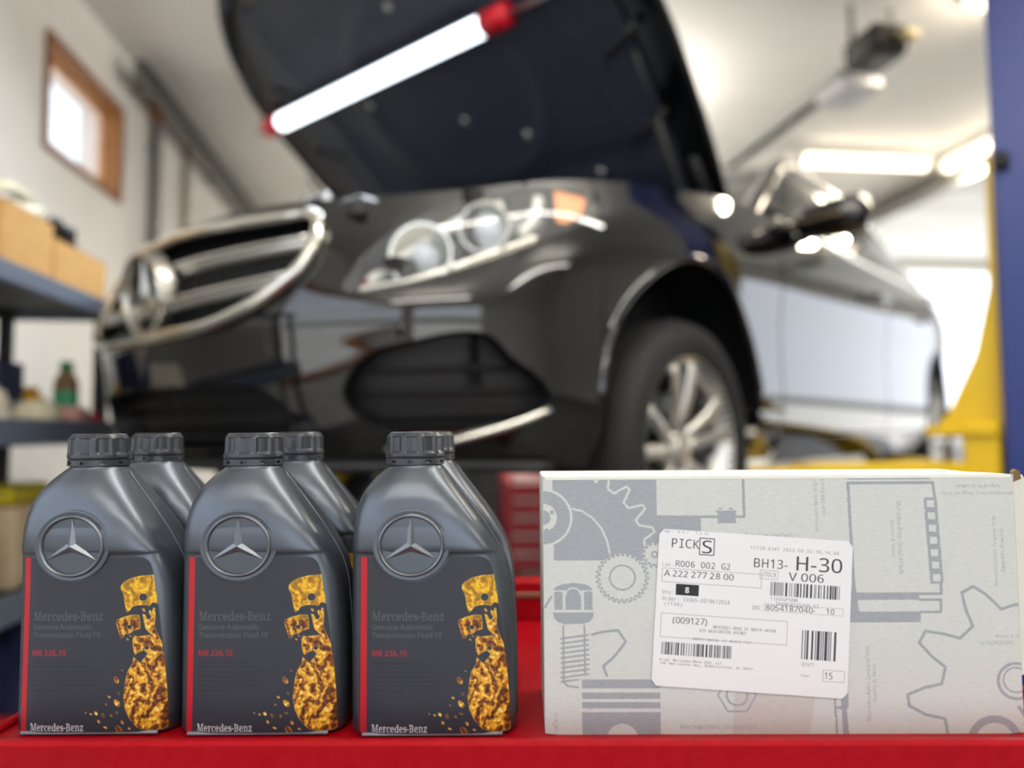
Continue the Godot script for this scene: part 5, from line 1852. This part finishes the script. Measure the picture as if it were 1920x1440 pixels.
func card(label: String, at: Vector3, s: Vector3, c := Color(-1, 0, 0)) -> void:
	var m: Material = M.card if c.r < 0 else mat(c, 0.7)
	var t := thing("cardboard_box", label, "box", at, ROOM_TURN, "cartons on the shelving")
	part("case", boxm(s, 0.004), m, t)
	for e in [-1.0, 1.0]: part("flap", boxm(Vector3(s.x / 2 - 0.002, 0.003, s.z), 0.001), m, t, Vector3(e * s.x / 4, s.y - 0.0005, 0))
	part("tape", boxes([[Vector3(0.03, 0.001, s.z + 0.002), Vector3(0, s.y + 0.003, 0)], [Vector3(0.03, s.y * 0.3, 0.001), Vector3(0, s.y * 0.85, s.z / 2 + 0.0006)]], 0.0), mat(rgb(196, 168, 120) if c.r < 0 else c.lightened(0.15), 0.3), t)

func bottle(label: String, at: Vector3, r: float, h: float, c: Color, capc: Color) -> void:
	var t := thing("shelf_bottle", label, "bottle", at, 0.0, "bottles and tubs on the shelving")
	part("body", lathe([Vector2(0, 0), Vector2(r * 0.92, 0), Vector2(r, r * 0.1), Vector2(r, h * 0.62), Vector2(r * 0.9, h * 0.72), Vector2(r * 0.5, h * 0.84), Vector2(r * 0.46, h * 0.9), Vector2(0, h * 0.9)], 24), mat(c, 0.4), t)
	part("cap", lathe([Vector2(r * 0.5, h * 0.86), Vector2(r * 0.56, h * 0.87), Vector2(r * 0.56, h * 0.99), Vector2(r * 0.5, h), Vector2(0, h)], 20), mat(capc, 0.4), t)
	part("label_band", lathe([Vector2(r * 1.01, h * 0.15), Vector2(r * 1.012, h * 0.16), Vector2(r * 1.012, h * 0.52), Vector2(r * 1.01, h * 0.53)], 24), mat(capc.lightened(0.2), 0.5), t)

func bag(label: String, at: Vector3, s: Vector3, c: Color, seed_: int) -> void:
	var n := FastNoiseLite.new()
	n.seed = seed_
	n.frequency = 9.0
	var rows := []
	for i in 15:
		var f := i / 14.0
		var row := PackedVector3Array()
		for j in 28:
			var a := TAU * j / 28
			var r := pow(cos(f * PI / 2), 0.55)
			var d := Vector3(cos(a) * r, sin(f * PI / 2), sin(a) * r)
			var k := 1.0 + 0.22 * n.get_noise_3d(d.x * 0.25, d.y * 0.25, d.z * 0.25) if f < 0.99 else 1.0
			row.append(Vector3(d.x * s.x / 2 * k, maxf(d.y * s.y * k, 0.0), d.z * s.z / 2 * k))
		rows.append(row)
	solo("cloth_bundle", gridm(rows, true, true), mat(c, 0.85), label, "cloth", at, Vector3(0, ROOM_TURN, 0), "cloths and bags on the shelving")

# ---------------------------------------------------------------- what shows below and behind the car
func under_car() -> void:
	var t := thing("tool_chest", "red rolling tool chest with drawers standing behind the raised car", "tool chest", Vector3(0.42, 0, -5.75), 0.1)
	var dr := mat(rgb(128, 6, 22), 0.4)
	part("case", boxm(Vector3(1.0, 0.68, 0.46), 0.01), dr, t, Vector3(0, 0.12, 0))
	for i in 5:
		var d := part("drawer", boxm(Vector3(0.94, 0.118, 0.02), 0.005), dr, t, Vector3(0, 0.14 + i * 0.13, 0.232))
		part("pull", boxm(Vector3(0.9, 0.014, 0.014), 0.004), M.galv, d, Vector3(0, 0.105, 0.014))
	for x in [-0.42, 0.42]:
		for z in [-0.17, 0.17]: part("caster", joined([[lathe([Vector2(0, -0.018), Vector2(0.055, -0.016), Vector2(0.06, 0.0), Vector2(0.055, 0.016), Vector2(0, 0.018)], 20), Transform3D(Basis(Vector3.BACK, PI / 2), Vector3(0, 0.06, 0))]]), M.rubber, t, Vector3(x, 0, z))
	bag2("white rag heap on top of the red tool chest", Vector3(0.1, 0.801, -5.7), Vector3(0.22, 0.09, 0.2), rgb(214, 208, 204), 15)
	bag2("pink shop towel heap on the red tool chest next to the carton's edge", Vector3(0.34, 0.801, -5.7), Vector3(0.2, 0.07, 0.2), rgb(214, 120, 120), 16)
	bottle("red aerosol can on the red tool chest", Vector3(-0.05, 0.801, -5.83), 0.034, 0.15, rgb(190, 20, 44), rgb(196, 60, 70))
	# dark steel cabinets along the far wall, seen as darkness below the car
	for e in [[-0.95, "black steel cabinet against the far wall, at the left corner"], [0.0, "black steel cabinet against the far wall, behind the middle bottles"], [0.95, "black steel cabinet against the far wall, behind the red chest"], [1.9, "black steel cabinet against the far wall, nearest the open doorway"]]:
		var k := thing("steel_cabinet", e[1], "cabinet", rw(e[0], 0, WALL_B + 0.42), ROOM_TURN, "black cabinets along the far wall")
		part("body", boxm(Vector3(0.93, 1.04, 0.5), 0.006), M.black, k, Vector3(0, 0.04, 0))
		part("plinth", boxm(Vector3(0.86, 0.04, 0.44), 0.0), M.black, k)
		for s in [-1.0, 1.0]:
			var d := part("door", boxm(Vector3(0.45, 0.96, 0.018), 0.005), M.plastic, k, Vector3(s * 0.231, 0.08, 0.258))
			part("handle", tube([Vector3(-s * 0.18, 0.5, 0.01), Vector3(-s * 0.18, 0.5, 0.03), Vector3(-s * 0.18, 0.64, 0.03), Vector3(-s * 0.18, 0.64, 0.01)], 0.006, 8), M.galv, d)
	# white cabinet near the open doorway
	var c := thing("cabinet", "white low cabinet near the open doorway, seen under the car's sill", "cabinet", Vector3(2.5, 0, -6.0), ROOM_TURN)
	part("body", boxm(Vector3(0.76, 0.92, 0.5), 0.008), M.white, c, Vector3(0, 0.03, 0))
	part("top", boxm(Vector3(0.8, 0.03, 0.54), 0.006), M.white, c, Vector3(0, 0.95, 0))
	for s in [-1.0, 1.0]:
		var d := part("door", boxm(Vector3(0.365, 0.84, 0.02), 0.006), M.white, c, Vector3(s * 0.186, 0.07, 0.258))
		part("handle", tube([Vector3(-s * 0.14, 0.5, 0.012), Vector3(-s * 0.14, 0.5, 0.035), Vector3(-s * 0.14, 0.62, 0.035), Vector3(-s * 0.14, 0.62, 0.012)], 0.006, 8), M.steel, d)
	part("plinth", boxm(Vector3(0.7, 0.03, 0.46), 0.0), M.black, c)

func bag2(label: String, at: Vector3, s: Vector3, c: Color, seed_: int) -> void:
	bag(label, at, s, c, seed_)
